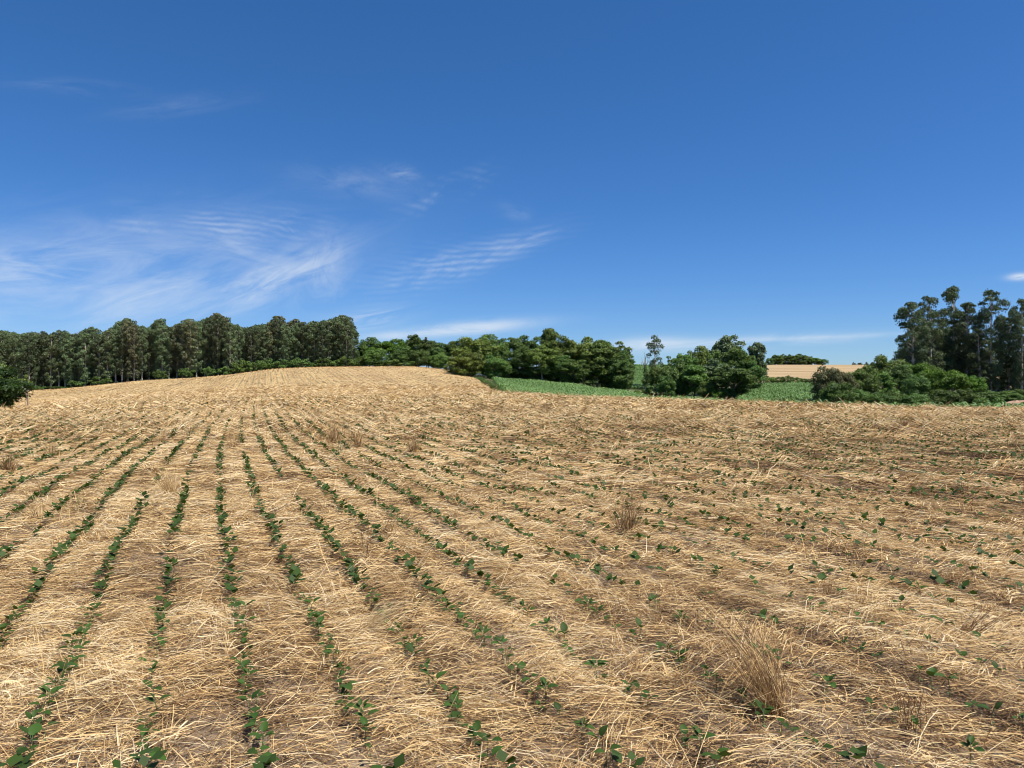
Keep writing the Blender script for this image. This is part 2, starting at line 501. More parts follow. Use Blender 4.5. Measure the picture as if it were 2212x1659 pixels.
# ground: stubble, corn soil, litter; 'straw' and 'green' say what grows, 'q' counts the sown rows
def ground_mat():
    m, k, o = mat('field_ground')
    A = lambda n: k.n('ShaderNodeAttribute', attribute_name=n).outputs['Fac']
    pos = k.n('ShaderNodeNewGeometry').outputs['Position']
    q = A('q'); st = A('straw'); gr = A('green'); fr = A('far'); rt = A('rough')
    # near: pale dry soil with crumbs
    n1 = k.noise(pos, 9.0, 5.0, 0.6)
    n2 = k.noise(pos, 55.0, 4.0, 0.65)
    soil = k.ramp(n1, [(0.3, (0.15, 0.103, 0.064)), (0.5, (0.30, 0.215, 0.135)), (0.7, (0.42, 0.31, 0.20))])
    soil = k.mix(k.rng(n2, 0.30, 0.5), (0.075, 0.05, 0.032, 1), soil)
    # far: flattened straw seen as a skin with sown rows
    warp = k.m('MULTIPLY', k.m('SUBTRACT', k.noise(pos, 0.25, 2.0), 0.5), 0.12)
    qv = k.m('ADD', q, warp)
    def stripes(per, ph=0.0):
        return k.m('MULTIPLY_ADD', k.m('SINE', k.m('MULTIPLY_ADD', qv, 2 * math.pi / per, ph)), 0.5, 0.5)
    s1 = k.m('POWER', stripes(ROW * 2), 4.0)
    s2 = k.m('POWER', stripes(ROW * 14, 1.0), 3.0)
    s3 = k.m('POWER', stripes(ROW, 0.6), 2.0)
    n3 = k.noise(pos, 0.35, 5.0, 0.65)
    n4 = k.noise(pos, 3.0, 4.0, 0.7)
    n5 = k.noise(k.vm('MULTIPLY', pos, (0.05, 0.02, 0.0)), 1.0, 3.0, 0.55)
    stc = k.ramp(n4, [(0.25, (0.40, 0.275, 0.125)), (0.5, (0.57, 0.41, 0.195)), (0.72, (0.70, 0.53, 0.285))])
    stc = k.mix(k.m('MULTIPLY', k.rng(n3, 0.45, 0.68), 0.4), stc, (0.38, 0.255, 0.14, 1))
    stc = k.mix(k.m('MULTIPLY', k.rng(n5, 0.5, 0.7), 0.35), stc, (0.42, 0.27, 0.15, 1))
    brk = k.m('MULTIPLY', k.rng(k.noise(pos, 1.1, 3.0, 0.6), 0.36, 0.62), k.rng(k.noise(pos, 0.09, 3.0, 0.6), 0.25, 0.55, 0.35, 1.0))
    amount = k.m('MULTIPLY', k.m('MULTIPLY', k.m('ADD', s1, k.m('MULTIPLY', s3, 0.25)), brk), rt)
    stc = k.mix(k.m('MULTIPLY', amount, 0.95, clamp=True), stc, (0.075, 0.070, 0.030, 1))
    stc = k.mix(k.m('MULTIPLY', k.m('MULTIPLY', s2, 0.3), rt), stc, (0.28, 0.18, 0.09, 1))
    n6 = k.noise(k.vm('MULTIPLY', pos, (0.015, 0.16, 0.0)), 1.0, 4.0, 0.6)
    oldc = k.ramp(n6, [(0.35, (0.29, 0.20, 0.105)), (0.5, (0.40, 0.285, 0.150)), (0.65, (0.47, 0.355, 0.195))])
    stc = k.mix(A('old'), stc, oldc)
    field = k.mix(fr, soil, stc)
    green = k.ramp(n4, [(0.3, (0.035, 0.06, 0.018)), (0.7, (0.10, 0.11, 0.045))])
    litter = k.ramp(k.noise(pos, 0.12, 5.0, 0.6), [(0.35, (0.05, 0.07, 0.025)), (0.5, (0.10, 0.115, 0.05)), (0.6, (0.20, 0.13, 0.075))])
    edge = k.m('ADD', st, k.m('MULTIPLY', k.m('SUBTRACT', k.noise(pos, 1.2, 3.0), 0.5), 0.5))
    c = k.mix(gr, litter, green)
    c = k.mix(k.rng(edge, 0.4, 0.6), c, field)
    bmp = k.n('ShaderNodeBump', ins={'Strength': 0.9, 'Distance': 0.03, 'Height': k.m('ADD', n2, n1)})
    bmp2 = k.n('ShaderNodeBump', ins={'Strength': k.m('MULTIPLY', fr, 0.8), 'Distance': 0.25, 'Height': k.m('SUBTRACT', n4, k.m('MULTIPLY', amount, 0.5)), 'Normal': bmp.outputs[0]})
    b = k.n('ShaderNodeBsdfPrincipled', ins={'Base Color': c, 'Roughness': 0.9, 'Specular IOR Level': 0.15, 'Normal': bmp2.outputs[0]})
    k.t.links.new(b.outputs[0], o.inputs[0])
    return m


M_GROUND = ground_mat()

# ------------------------------------------------------------------ the ground sheet (polar grid round the viewpoint, finest ahead)
th = np.concatenate([np.linspace(-180, -44, 100)[:-1], np.linspace(-44, 44, 640), np.linspace(44, 180, 100)[1:]])
rr = np.concatenate([[0.25, 0.7, 1.2], np.exp(np.linspace(math.log(1.7), math.log(420), 470)), np.exp(np.linspace(math.log(440), math.log(4500), 24))])
TH, RR = np.meshgrid(np.radians(th), rr)
GX, GY = RR * np.sin(TH), RR * np.cos(TH)
GZ = ground(GX, GY)
nr, nt = GX.shape
gi = np.arange(nr - 1)[:, None] * nt + np.arange(nt - 1)[None, :]
gf = np.stack([gi, gi + 1, gi + nt + 1, gi + nt], -1).reshape(-1, 4)[:, ::-1]
gx, gy, gz = GX.ravel(), GY.ravel(), GZ.ravel()
grr = np.hypot(gx, gy)
g_attr = dict(q=rowq(gx, gy) - Q0, straw=zone_straw(gx, gy), green=zone_green(gx, gy), far=np.clip((grr - 18) / 40, 0, 1), old=((gy > 158) & (UC + F * gx / np.maximum(gy, 1) > 1590)).astype(float), rough=np.clip((grr - 50) / 40, 0, 1) * np.clip((260 - grr) / 90, 0.3, 1))
gme = mesh_np('ground', np.stack([gx, gy, gz], 1), gf, M_GROUND, g_attr, smooth=True)
tag(link('ground', gme), 'rolling dry farm ground under stubble and corn', None, None, 'structure')


# ------------------------------------------------------------------ flattened straw
def straw_dir(x, y):
    a = 0.12 - 0.42 * np.clip(x / np.maximum(y, 1) / 0.5, -0.2, 1) + 1.0 * fbm(x / 0.75, y / 0.6, 31, 2) + 0.5 * fbm(x / 3.5, y / 3.0, 41, 2)
    return a


def bare(x, y):
    """how thin the straw lies (0 thick .. 1 bare soil)"""
    b = fbm(x / 0.9, y / 0.8, 51, 3)
    ph = (rowq(x, y) - Q0) / ROW
    near_row = np.exp(-((ph - np.round(ph)) * ROW / 0.055) ** 2)
    t = np.clip((b - 0.34) / 0.20, 0, 0.85)
    for cx, cy, cr in ((2.27, 5.5, 0.42), (-0.86, 3.25, 0.38), (1.40, 3.2, 0.40), (-1.35, 3.3, 0.25), (2.9, 4.1, 0.3)):
        t = np.maximum(t, 0.93 * np.exp(-(((x - cx) ** 2 + 0.7 * (y - cy) ** 2) / cr ** 2) ** 2) * (0.75 + 0.8 * vnoise(x / 0.12, y / 0.12, 175)))
    return np.clip(t + 0.50 * near_row * np.clip(0.6 + 1.6 * fbm(x / 0.7, y / 0.7, 171, 2), 0, 1), 0, 0.92)


def tone(x, y):
    """brown, weathered swaths among the golden ones"""
    return fbm(x / 1.3, y / 0.8, 61, 3) * 0.4 + fbm(x / 6.0, y / 4.0, 71, 2) * 0.25 + fbm(rowq(x, y) / 0.42, y / 2.4, 65, 2) * 0.38 + np.clip(fbm(rowq(x, y) / 0.7, y / 5.0, 67, 2) - 0.06, 0, 1) * 1.1 * np.clip(0.4 + x / np.maximum(y, 1), 0, 1)


def rowbrown(x, y):
    """weathered residue the planter dragged together along the rows"""
    ph = (rowq(x, y) - Q0) / ROW
    d = (ph - np.round(ph)) * ROW
    return np.exp(-(d / 0.085) ** 2) * np.clip(0.15 + 0.75 * fbm(ph * 0.7, y / 1.6, 161, 2) + 0.10 * np.clip(x / 2, -1, 1), 0, 0.5)


def ribbons(x, y, z0, ang, L, wd, k, lift, tilt, tint, roll, curl):
    """n straws: centre, heading, length, width, segments, arc height, end-to-end tilt"""
    n = len(x)
    s = np.linspace(-0.5, 0.5, k + 1)[None, :]
    hx, hy = np.cos(ang)[:, None], np.sin(ang)[:, None]
    kink = (rng.random(n) < 0.3)[:, None]
    bend = curl[:, None] * np.where(kink, (np.abs(s + 0.12) - 0.25) * 1.3, s * s - 0.08) * L[:, None]
    px = x[:, None] + hx * s * L[:, None] - hy * bend
    py = y[:, None] + hy * s * L[:, None] + hx * bend
    pz = z0[:, None] + lift[:, None] * (1 - 4 * s * s) + tilt[:, None] * s * L[:, None]
    wx = -hy * np.cos(roll)[:, None]; wy = hx * np.cos(roll)[:, None]; wz = np.sin(roll)[:, None] + 0 * s
    half = (wd[:, None] * 0.5) * (1 - 0.35 * (s + 0.5))
    Av = np.stack([px - wx * half, py - wy * half, pz - wz * half], -1)
    Bv = np.stack([px + wx * half, py + wy * half, pz + wz * half], -1)
    v = np.stack([Av, Bv], 2).reshape(-1, 3)
    t = np.repeat(tint, (k + 1) * 2)
    return v, quads_strip(n, k), t


def scatter_polar(r0, r1, dens, half=0.86):
    """random points between two depths inside a wedge slightly wider than the view"""
    m = 1.2
    T = half / 2 * (r1 ** 2 - r0 ** 2) + m * (r1 - r0)
    n = int(2 * T * dens)
    c = half / 2 * r0 ** 2 + m * r0 + rng.random(n) * T
    Y = (-m + np.sqrt(m * m + 2 * half * c)) / half
    X = (rng.random(n) * 2 - 1) * (half * Y + m)
    return X, Y


allv, allf, allt, off = [], [], [], 0


def add_straw(v, f, t):
    global off
    allv.append(v); allf.append(f + off); allt.append(t); off += len(v)


LOD = [  # r0, r1, density, length, width, segments, layer depth
    (1.6, 6.0, 2300, 0.155, 0.0036, 3, 0.075),
    (6.0, 11.0, 1200, 0.175, 0.0054, 2, 0.085),
    (11.0, 20.0, 460, 0.26, 0.0090, 2, 0.10),
    (20.0, 36.0, 190, 0.30, 0.0165, 1, 0.12),
    (36.0, 78.0, 60, 0.34, 0.0320, 1, 0.14),
    (78.0, 100.0, 18, 0.38, 0.045, 1, 0.12),
]
for r0, r1, dens, L0, W0, k, lay in LOD:
    # loose straws
    X1, Y1 = scatter_polar(r0, r1, dens * 0.42)
    A1 = straw_dir(X1, Y1) + rng.normal(0, 0.75, len(X1))
    wild = rng.random(len(X1)) < (0.38 if r0 < 15 else 0.6)
    A1[wild] = rng.random(wild.sum()) * math.pi
    lay1 = rng.random(len(X1)) ** 1.5; off1 = np.zeros(len(X1)); til1 = rng.normal(0, 0.10 if r0 < 15 else 0.28, len(X1)); arc1 = rng.normal(0, 0.012, len(X1))
    lf1 = np.ones(len(X1))
    # bundles: straws that fell together, side by side
    per = 32 if r1 < 12 else 30 if r1 < 40 else 16
    BX, BY = scatter_polar(r0, r1, dens * 0.58 / per)
    nb = len(BX)
    ba = straw_dir(BX, BY) + rng.normal(0, 0.62, nb)
    bo = np.clip(rng.normal(0, 0.16, nb), -0.4, 0.3); bl = rng.random(nb) ** 1.4; bt = rng.normal(0, 0.08 if r0 < 15 else 0.2, nb); barc = np.abs(rng.normal(0, 0.03, nb)); bw = rng.uniform(0.05, 0.15, nb) * (1 + r0 / 40)
    I = np.repeat(np.arange(nb), per)
    m_ = len(I)
    al, ac = rng.normal(0, 0.16 * (1 + r0 / 60), m_), rng.normal(0, 1, m_) * bw[I]
    A2 = ba[I] + rng.normal(0, 0.09, m_) + 0.5 * ac
    X2 = BX[I] + np.cos(ba[I]) * al - np.sin(ba[I]) * ac; Y2 = BY[I] + np.sin(ba[I]) * al + np.cos(ba[I]) * ac
    X = np.r_[X1, X2]; Y = np.r_[Y1, Y2]; ang = np.r_[A1, A2]
    layer = np.r_[lay1, np.clip(bl[I] * 0.75 + rng.random(m_) * 0.3, 0, 1)]
    offs = np.r_[off1, bo[I]]; tilt = np.r_[til1, bt[I] + rng.normal(0, 0.04, m_)]; lift = np.r_[arc1, barc[I] * rng.uniform(0.6, 1.2, m_)]; lf = np.r_[lf1, np.full(m_, 1.2)]
    keep = (rng.random(len(X)) > bare(X, Y)) & (zone_straw(X, Y) > 0.5) & (Y > 1.4)
    X, Y, ang, layer, offs, tilt, lift, lf = (q_[keep] for q_ in (X, Y, ang, layer, offs, tilt, lift, lf))
    n = len(X)
    L = L0 * lf * rng.lognormal(0, 0.5, n).clip(0.25, 2.0)
    wd = W0 * rng.uniform(0.5, 1.25, n)
    blade = rng.random(n) < 0.06          # flat dry leaf blades among the stalks
    wd[blade] *= 2.3; L[blade] *= 0.6
    z0 = ground(X, Y) + 0.003 + layer * lay
    up = rng.random(n) < 0.025
    tilt[up] = rng.uniform(0.25, 0.9, up.sum())
    z0 = z0 + np.abs(tilt) * L * 0.42
    tint = np.clip(0.34 + 0.50 * layer + 0.14 * np.clip((Y - 14) / 25, 0, 1) + offs - 0.7 * tone(X, Y) - rowbrown(X, Y) + rng.normal(0, 0.26, n), 0, 1)  # lower straws weathered darker, with the shade of the gaps put into their colour
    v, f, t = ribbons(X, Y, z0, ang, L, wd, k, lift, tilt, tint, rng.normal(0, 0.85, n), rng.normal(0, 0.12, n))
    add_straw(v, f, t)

# chaff: short broken bits lying every way on top
for r0, r1, dens, L0, W0 in [(1.6, 7, 1700, 0.05, 0.0038), (7, 14, 700, 0.065, 0.006), (14, 26, 180, 0.10, 0.011)]:
    X, Y = scatter_polar(r0, r1, dens)
    keep = rng.random(len(X)) > 0.45 * bare(X, Y)
    X, Y = X[keep], Y[keep]; n = len(X)
    L = L0 * rng.lognormal(0, 0.4, n)
    z0 = ground(X, Y) + 0.004 + (1 - bare(X, Y)) * rng.uniform(0.2, 1.15, n) * 0.07
    tint = np.clip(0.55 - 0.6 * tone(X, Y) + rng.normal(0, 0.26, n), 0, 1)
    v, f, t = ribbons(X, Y, z0, rng.random(n) * math.pi, L, W0 * rng.uniform(0.5, 1.2, n), 1, 0 * L, rng.normal(0, 0.3, n), tint, rng.normal(0, 0.8, n), 0 * L)
    add_straw(v, f, t)

# wisps that still stand a little: stubble ends, thicker towards the crest
for r0, r1, dens, hh, ww in [(2.2, 8, 12, 0.09, 0.0032), (8, 20, 14, 0.15, 0.006), (20, 40, 9, 0.22, 0.013), (40, 68, 7.5, 0.20, 0.024)]:
    X, Y = scatter_polar(r0, r1, dens)
    cl = fbm(X / 1.6, Y / 1.6, 91, 2)
    u = UC + F * X / Y
    boost = np.where((u < 620) & (Y > 24), 0.30, 0.0)
    keep = (rng.random(len(X)) < np.clip(0.30 + 1.6 * cl + boost, 0, 1)) & (zone_straw(X, Y) > 0.5)
    X, Y = X[keep], Y[keep]; n = len(X)
    m = 3
    X = np.repeat(X, m) + rng.normal(0, 0.05, n * m); Y = np.repeat(Y, m) + rng.normal(0, 0.05, n * m); n *= m
    L = hh * rng.lognormal(0, 0.35, n)
    lean = rng.normal(0, 0.35, n)
    ang = rng.random(n) * 2 * math.pi
    tilt = 1.0 / np.tan(np.abs(lean) + 0.12)
    tilt = tilt.clip(0.5, 6)
    hor = L / np.sqrt(1 + tilt ** 2)
    z0 = ground(X, Y) + tilt * hor * 0.5
    tint = np.clip(0.62 - 0.6 * tone(X, Y) + rng.normal(0, 0.18, n), 0, 1)
    v, f, t = ribbons(X, Y, z0, ang, hor, ww * rng.uniform(0.6, 1.2, n), 2, rng.normal(0, 0.02, n), tilt, tint, rng.normal(0, 0.3, n), rng.normal(0, 0.1, n))
    add_straw(v, f, t)

# the hill beyond: coarse swaths along the sown rows
n = 80000
Y = np.sqrt(rng.random(n) * (168 ** 2 - 66 ** 2) + 66 ** 2)
X = (rng.uniform(-40, 1100, n) - UC) / F * Y
ph = (rowq(X, Y) - Q0) / (2 * ROW)
keep = (zone_straw(X, Y) > 0.5) & (np.abs(ph - np.round(ph) - 0.25) * 2 * ROW > 0.26 + 0.14 * fbm(X / 5, Y / 5, 191, 2))
X, Y = X[keep], Y[keep]; n = len(X)
ang = np.where(rng.random(n) < 0.65, math.pi / 2 + 0.33 + rng.normal(0, 0.25, n), rng.random(n) * math.pi)
L = rng.lognormal(0, 0.35, n) * 0.5
z0 = ground(X, Y) + rng.uniform(0.0, 0.07, n)
tint = np.clip(0.54 - 0.75 * tone(X / 3, Y / 3) - 0.25 * fbm(X / 14, Y / 14, 181, 2) + rng.normal(0, 0.15, n), 0, 1)
tl = rng.normal(0, 0.25, n)
gz2 = (ground(X + np.cos(ang) * 0.3, Y + np.sin(ang) * 0.3) - ground(X - np.cos(ang) * 0.3, Y - np.sin(ang) * 0.3)) / 0.6
v, f, t = ribbons(X, Y, z0, ang, L, 0.05 * rng.uniform(0.5, 1.4, n), 1, 0 * L, gz2 + tl, tint, rng.normal(0, 0.5, n), 0 * L)
add_straw(v, f, t)
sme = mesh_np('straw_mulch', np.concatenate(allv), np.concatenate(allf), M_STRAW, {'tint': np.concatenate(allt)})
tag(link('straw_mulch', sme), 'flattened golden straw covering the whole field', None, None, 'stuff')
del allv, allf, allt


# ------------------------------------------------------------------ standing tufts of straw and dead weeds
def tuft_mesh(n, h, spread, lean, thick, mt, tint0, dirn=0.0, k=4):
    """stalks from one foot, leaning together (lean in metres of the tips towards dirn)"""
    r = spread * 0.35 * np.sqrt(rng.random(n)); a = rng.random(n) * 2 * math.pi
    bx, by = r * np.cos(a), r * np.sin(a)
    L = h * rng.uniform(0.3, 1.15, n)
    tx = bx * 1.6 + rng.normal(0, spread * 0.55, n) * rng.choice([0.7, 1.0, 2.2], n) + lean * math.cos(dirn) * L / h
    ty = by * 1.6 + rng.normal(0, spread * 0.55, n) + lean * math.sin(dirn) * L / h
    s = np.linspace(0, 1, k + 1)[None, :]
    sag = rng.uniform(0.0, 0.25, n)[:, None]
    px = bx[:, None] + (tx - bx)[:, None] * s ** 1.3
    py = by[:, None] + (ty - by)[:, None] * s ** 1.3
    pz = L[:, None] * (s - sag * s ** 3) - 0.02
    brk_ = (rng.random(n) < 0.28)[:, None]; over = np.clip(s - rng.uniform(0.4, 0.75, n)[:, None], 0, 1)
    pz = np.where(brk_, pz - 1.5 * over * L[:, None], pz)
    px = px + np.where(brk_, over * L[:, None] * rng.normal(0, 0.7, n)[:, None], rng.normal(0, 0.05, n)[:, None] * L[:, None] * np.sin(s * 5))
    py = py + np.where(brk_, over * L[:, None] * rng.normal(0, 0.7, n)[:, None], rng.normal(0, 0.05, n)[:, None] * L[:, None] * np.cos(s * 4))
    ra = rng.random(n) * math.pi
    half = thick * rng.uniform(0.5, 1.1, n)[:, None] * (1 - 0.6 * s) * 0.5
    wx, wy = np.cos(ra)[:, None] * half, np.sin(ra)[:, None] * half
    v = np.stack([np.stack([px - wx, py - wy, pz], -1), np.stack([px + wx, py + wy, pz], -1)], 2).reshape(-1, 3)
    t = np.repeat(np.clip(tint0 + rng.normal(0, 0.22, n), 0, 1), (k + 1) * 2)
    return mesh_np('straw_tuft', v, quads_strip(n, k), mt, {'tint': t})


# u, v of the foot, height in picture units, stalks, tone, lean (share of height), heading, label
TUFTS = [
    (1672, 1525, 205, 380, 0.36, -0.42, 'tall dense brown straw tuft leaning over its own dark shadow, biggest clump in the field'),
    (1355, 1172, 100, 230, 0.20, 0.02, 'upright brown straw tuft standing alone mid-field, narrow like a sheaf'),
    (719, 968, 58, 170, 0.42, 0.05, 'broad pale brown straw tuft beside a twin tuft with green grass at its foot'),
    (772, 976, 48, 120, 0.36, 0.10, 'smaller of the twin straw tufts, standing just right of the broad one'),
    (895, 988, 46, 120, 0.40, -0.05, 'bushy straw tuft alone between sown rows, short distance right of the twin tufts'),
    (681, 916, 34, 110, 0.62, 0.05, 'pale straw tuft at the foot of the hill, in front of the striped slope'),
    (727, 903, 22, 60, 0.45, 0.0, 'tiny pointed brown straw tuft beside the pale tuft below the hill'),
    (1033, 932, 20, 70, 0.42, 0.0, 'squat brown straw tuft below the corn field corner'),
    (16, 1030, 46, 150, 0.22, 0.1, 'dark brown slumped straw tuft cut by the left edge of the photo'),
    (107, 997, 38, 130, 0.42, 0.1, 'spreading pale straw tuft near the left edge, above the sown rows'),
    (219, 928, 20, 80, 0.22, 0.2, 'small dark brown straw heap among pale stubble below the eucalyptus wood'),
    (258, 941, 22, 80, 0.30, 0.2, 'small brown straw tuft just right of the dark straw heap'),
    (368, 1090, 62, 240, 0.68, -0.1, 'wide pale bleached straw tuft standing across two sown rows'),
    (80, 1133, 64, 40, 0.30, -0.3, 'few crossed brown stalks standing near the left edge'),
    (831, 1172, 72, 60, 0.30, 0.25, 'reddish brown stalks leaning right beside three soybean leaves'),
    (1591, 1130, 34, 130, 0.40, 0.3, 'low brown straw tuft on the right half, left of a pale wisp'),
    (1647, 1118, 44, 30, 0.85, -0.05, 'pale thin wisp of upright straw right of the low brown tuft'),
    (1423, 1347, 74, 70, 0.28, 0.0, 'thin brown straw tuft between seedlings, up-left of the biggest clump'),
    (1787, 1312, 50, 90, 0.25, 0.15, 'small dark straw tuft at the rim of a bare soil patch'),
    (1859, 1332, 44, 80, 0.20, -0.1, 'dark low straw tuft casting shade over a bare soil hollow'),
    (1925, 1345, 48, 60, 0.30, 0.2, 'loose brown straw tuft right of the bare soil hollow'),
    (1085, 912, 18, 60, 0.40, 0.0, 'tiny brown straw tuft in line with the hedge corner'),
    (1262, 906, 20, 70, 0.5, 0.1, 'tiny pale straw tuft below the middle of the corn strip'),
    (1378, 918, 24, 90, 0.26, 0.0, 'small dark round straw tuft below the lone slim eucalyptus'),
    (1408, 915, 26, 60, 0.40, 0.0, 'small upright straw tuft right of the dark round one'),
    (1580, 1028, 30, 160, 0.22, 0.2, 'long low dark brown swath of matted straw on the right half'),
    (1650, 1036, 32, 140, 0.25, -0.1, 'matted dark straw tuft at the end of the brown swath'),
    (2180, 975, 34, 60, 0.34, 0.3, 'brown stalks fanning out at the right edge, halfway down to the seedlings'),
    (1950, 930, 26, 90, 0.34, 0.1, 'small tan straw tuft below the brown-topped bush'),
    (2010, 985, 30, 60, 0.6, 0.3, 'pale fan of straw below the bright green bushes'),
    (500, 985, 26, 90, 0.35, 0.0, 'brown straw tuft between the two straightest sown rows'),
    (560, 930, 20, 80, 0.5, 0.0, 'small straw tuft where the sown rows meet'),
    (1500, 900, 18, 70, 0.35, 0.0, 'tiny straw tuft on the crest before the dark tree clump'),
    (1690, 893, 16, 60, 0.5, 0.0, 'tiny straw tuft on the crest before the corn patch'),
    (940, 880, 14, 60, 0.3, 0.0, 'tiny pointed straw tuft under the striped hill'),
    (300, 1580, 40, 50, 0.75, 0.3, 'low pale straw wisp beside the lowest left sown row'),
    (770, 1380, 85, 190, 0.88, 0.75, 'fan of pale gold straws combed sideways between two sown rows'),
    (140, 910, 20, 90, 0.6, 0.1, 'pale tall stubble clump in front of the dark rounded bush'),
    (1760, 1000, 26, 80, 0.28, 0.0, 'dull brown straw tuft on the right half above the matted swath'),
    (2080, 1075, 34, 120, 0.2, -0.2, 'dark straw heap near the right edge among brown swaths'),
]
for u, v_, hp, ns, tn, ln, lab in TUFTS:
    X, Y, Z = at(u, v_)
    h = hp * Y / F * (1.2 if hp < 100 else 1.25)
    th_ = max(0.0035, 0.5 * Y / 711)
    me = tuft_mesh(int(ns * (1.3 if hp < 100 else 1.0)), h, h * (0.30 if hp > 60 else 0.42), ln * h * 1.2, th_, M_STRAW, tn + (0.05 if tn < 0.5 else 0.0), dirn=0.0 if hp < 200 else -0.35)
    o = link('straw_tuft', me, loc=(X, Y, Z))
    tag(o, lab, 'straw tuft', 'tufts of straw still standing in the field')


def weed_mesh(n, h, spread, lean, thick, branch=2):
    parts = []
    for i in range(n):
        a = random.uniform(0, 2 * math.pi); L = h * random.uniform(0.6, 1.1)
        d = np.array([math.cos(a) * spread * random.random() + lean, math.sin(a) * spread * random.random(), 0])
        s = np.linspace(0, 1, 6)[:, None]
        p0 = np.array([random.gauss(0, 0.02), random.gauss(0, 0.02), -0.02])
        path = p0 + d * (s ** 1.2) * L / h + np.array([0, 0, 1]) * s * L + np.array([[random.gauss(0, 0.006) for _ in range(3)] for _ in range(6)])
        parts.append(tube(path, thick * (1 - 0.6 * s[:, 0]), 4))
        for b in range(branch):
            i0 = random.randint(2, 4)
            bd = np.array([random.gauss(0, 0.5), random.gauss(0, 0.5), random.uniform(0.5, 1.0)]) * L * 0.25
            parts.append(tube(path[i0] + bd * np.linspace(0, 1, 4)[:, None], thick * 0.5, 4))
    v, f = merge(parts)
    return mesh_np('dead_weed', v, f, M_WEEDSTEM, {'tint': rng.random(len(v))})


WEEDS = [
    (1963, 1588, 120, 12, 0.12, 0.0, 'dark dry branching weed stalks standing upright in the lower right of the field'),
    (2080, 1380, 100, 12, 0.30, 0.30, 'long dry weed stalks fanning out low to the right above the branching stalks'),
    (788, 1226, 105, 9, 0.07, 0.0, 'thin upright dry weed stalks beside the reddish leaning stalks'),
    (745, 950, 60, 6, 0.08, 0.0, 'dry weed stalks rising behind the twin straw tufts'),
    (878, 1360, 60, 5, 0.10, 0.1, 'sparse dry weed stalks between the fan of pale straw and the seedlings'),
]
for u, v_, hp, ns, sp, ln, lab in WEEDS:
    X, Y, Z = at(u, v_)
    h = hp * Y / F
    o = link('dead_weed', weed_mesh(ns, h, sp * h / 0.3, ln * h / 0.3 * 0.8, max(0.0022, 0.16 * Y / 711)), loc=(X, Y, Z))
    tag(o, lab, 'dead weed', 'dead weeds in the field')


# ------------------------------------------------------------------ soybean seedlings
def leaf_blade(L, Wd, fold, droop, k=8, tip=1.0):
    """an ovate leaf from the origin along +Y, folded along its midrib"""
    s = np.linspace(0, 1, k + 1)
    wprof = np.sin(np.pi * np.clip(s, 0, 1) ** 0.8) ** 0.62 * (1 - 0.12 * s) * Wd * 0.5
    wprof[-1] = 0.0005; wprof[0] = 0.0008
    y = s * L; z = -droop * L * s ** 2
    c = np.stack([0 * y, y, z], -1)
    e = np.stack([wprof, y, z + wprof * fold], -1)
    m1 = np.stack([wprof * 0.55, y, z + wprof * fold * 0.42], -1)
    neg = np.array([-1, 1, 1])
    rows = np.stack([e * neg, m1 * neg, c, m1, e], 1)
    v = rows.reshape(-1, 3)
    i = np.arange(k)[:, None] * 5 + np.arange(4)[None, :]
    f = np.stack([i, i + 1, i + 6, i + 5], -1).reshape(-1, 4)
    return v, f


def rot(v, rx, rz, loc=(0, 0, 0)):
    cx, sx = math.cos(rx), math.sin(rx); cz, sz = math.cos(rz), math.sin(rz)
    y = v[:, 1] * cx - v[:, 2] * sx; z = v[:, 1] * sx + v[:, 2] * cx
    x = v[:, 0]
    return np.stack([x * cz - y * sz, x * sz + y * cz, z], -1) + np.asarray(loc)


SOY = []
for kind in range(12):
    hgt = random.uniform(0.062, 0.10)
    nl = [2, 3, 2, 3, 4, 4, 2, 3, 2, 5, 3, 2][kind]
    st = [tube([(0, 0, -0.02), (random.gauss(0, .004), random.gauss(0, .004), hgt * .5), (0, 0, hgt)], [0.0024, 0.002, 0.0016], 5)]
    leaves = []
    base_a = random.uniform(0, math.pi)
    for i in range(nl):
        L = random.uniform(0.038, 0.060); Wd = L * random.uniform(0.72, 0.92)
        if i >= 2:
            L *= 0.72; Wd = L * 0.55
        a = base_a + (math.pi * i if i < 2 else random.uniform(0, 6.28)) + random.gauss(0, 0.25)
        pl = random.uniform(0.006, 0.018)
        z1 = hgt + (pl * 0.7 if i < 2 else random.uniform(0.012, 0.03))
        tipp = np.array([-math.sin(a) * pl, math.cos(a) * pl, z1])
        st.append(tube([(0, 0, hgt * 0.97), tipp * [0.5, 0.5, 1] * [1, 1, .985], tipp], [0.0012, 0.001, 0.0009], 4))
        v, f = leaf_blade(L, Wd, random.uniform(0.1, 0.5), random.uniform(0.1, 0.45))
        v = rot(v, random.uniform(0.1, 1.15) if i < 2 else random.uniform(0.4, 1.2), a, tipp)
        leaves.append((v, f))
    # cotyledons
    cot = []
    for s_ in (0, math.pi):
        v, f = leaf_blade(0.022, 0.012, 0.2, 0.2, 3)
        cot.append((rot(v, 0.1, base_a + 1.2 + s_, (0, 0, hgt * 0.45)), f))
    SOY.append((nl, st, leaves, cot))


def soy_parts(kind):
    nl, st, leaves, cot = SOY[kind]
    v, f = merge(st)
    ms = mesh_np('stem', v, f, M_SOYSTEM, {'tint': rng.random(len(v))}, smooth=True)
    ml = [mesh_np('leaf', v, f, M_SOY, {'tint': np.full(len(v), random.uniform(0.1, 0.9))}, smooth=True) for v, f in leaves]
    mc = [mesh_np('seed_leaf', v, f, M_SOYSTEM, {'tint': np.full(len(v), 0.5)}, smooth=True) for v, f in cot]
    return ms, ml, mc


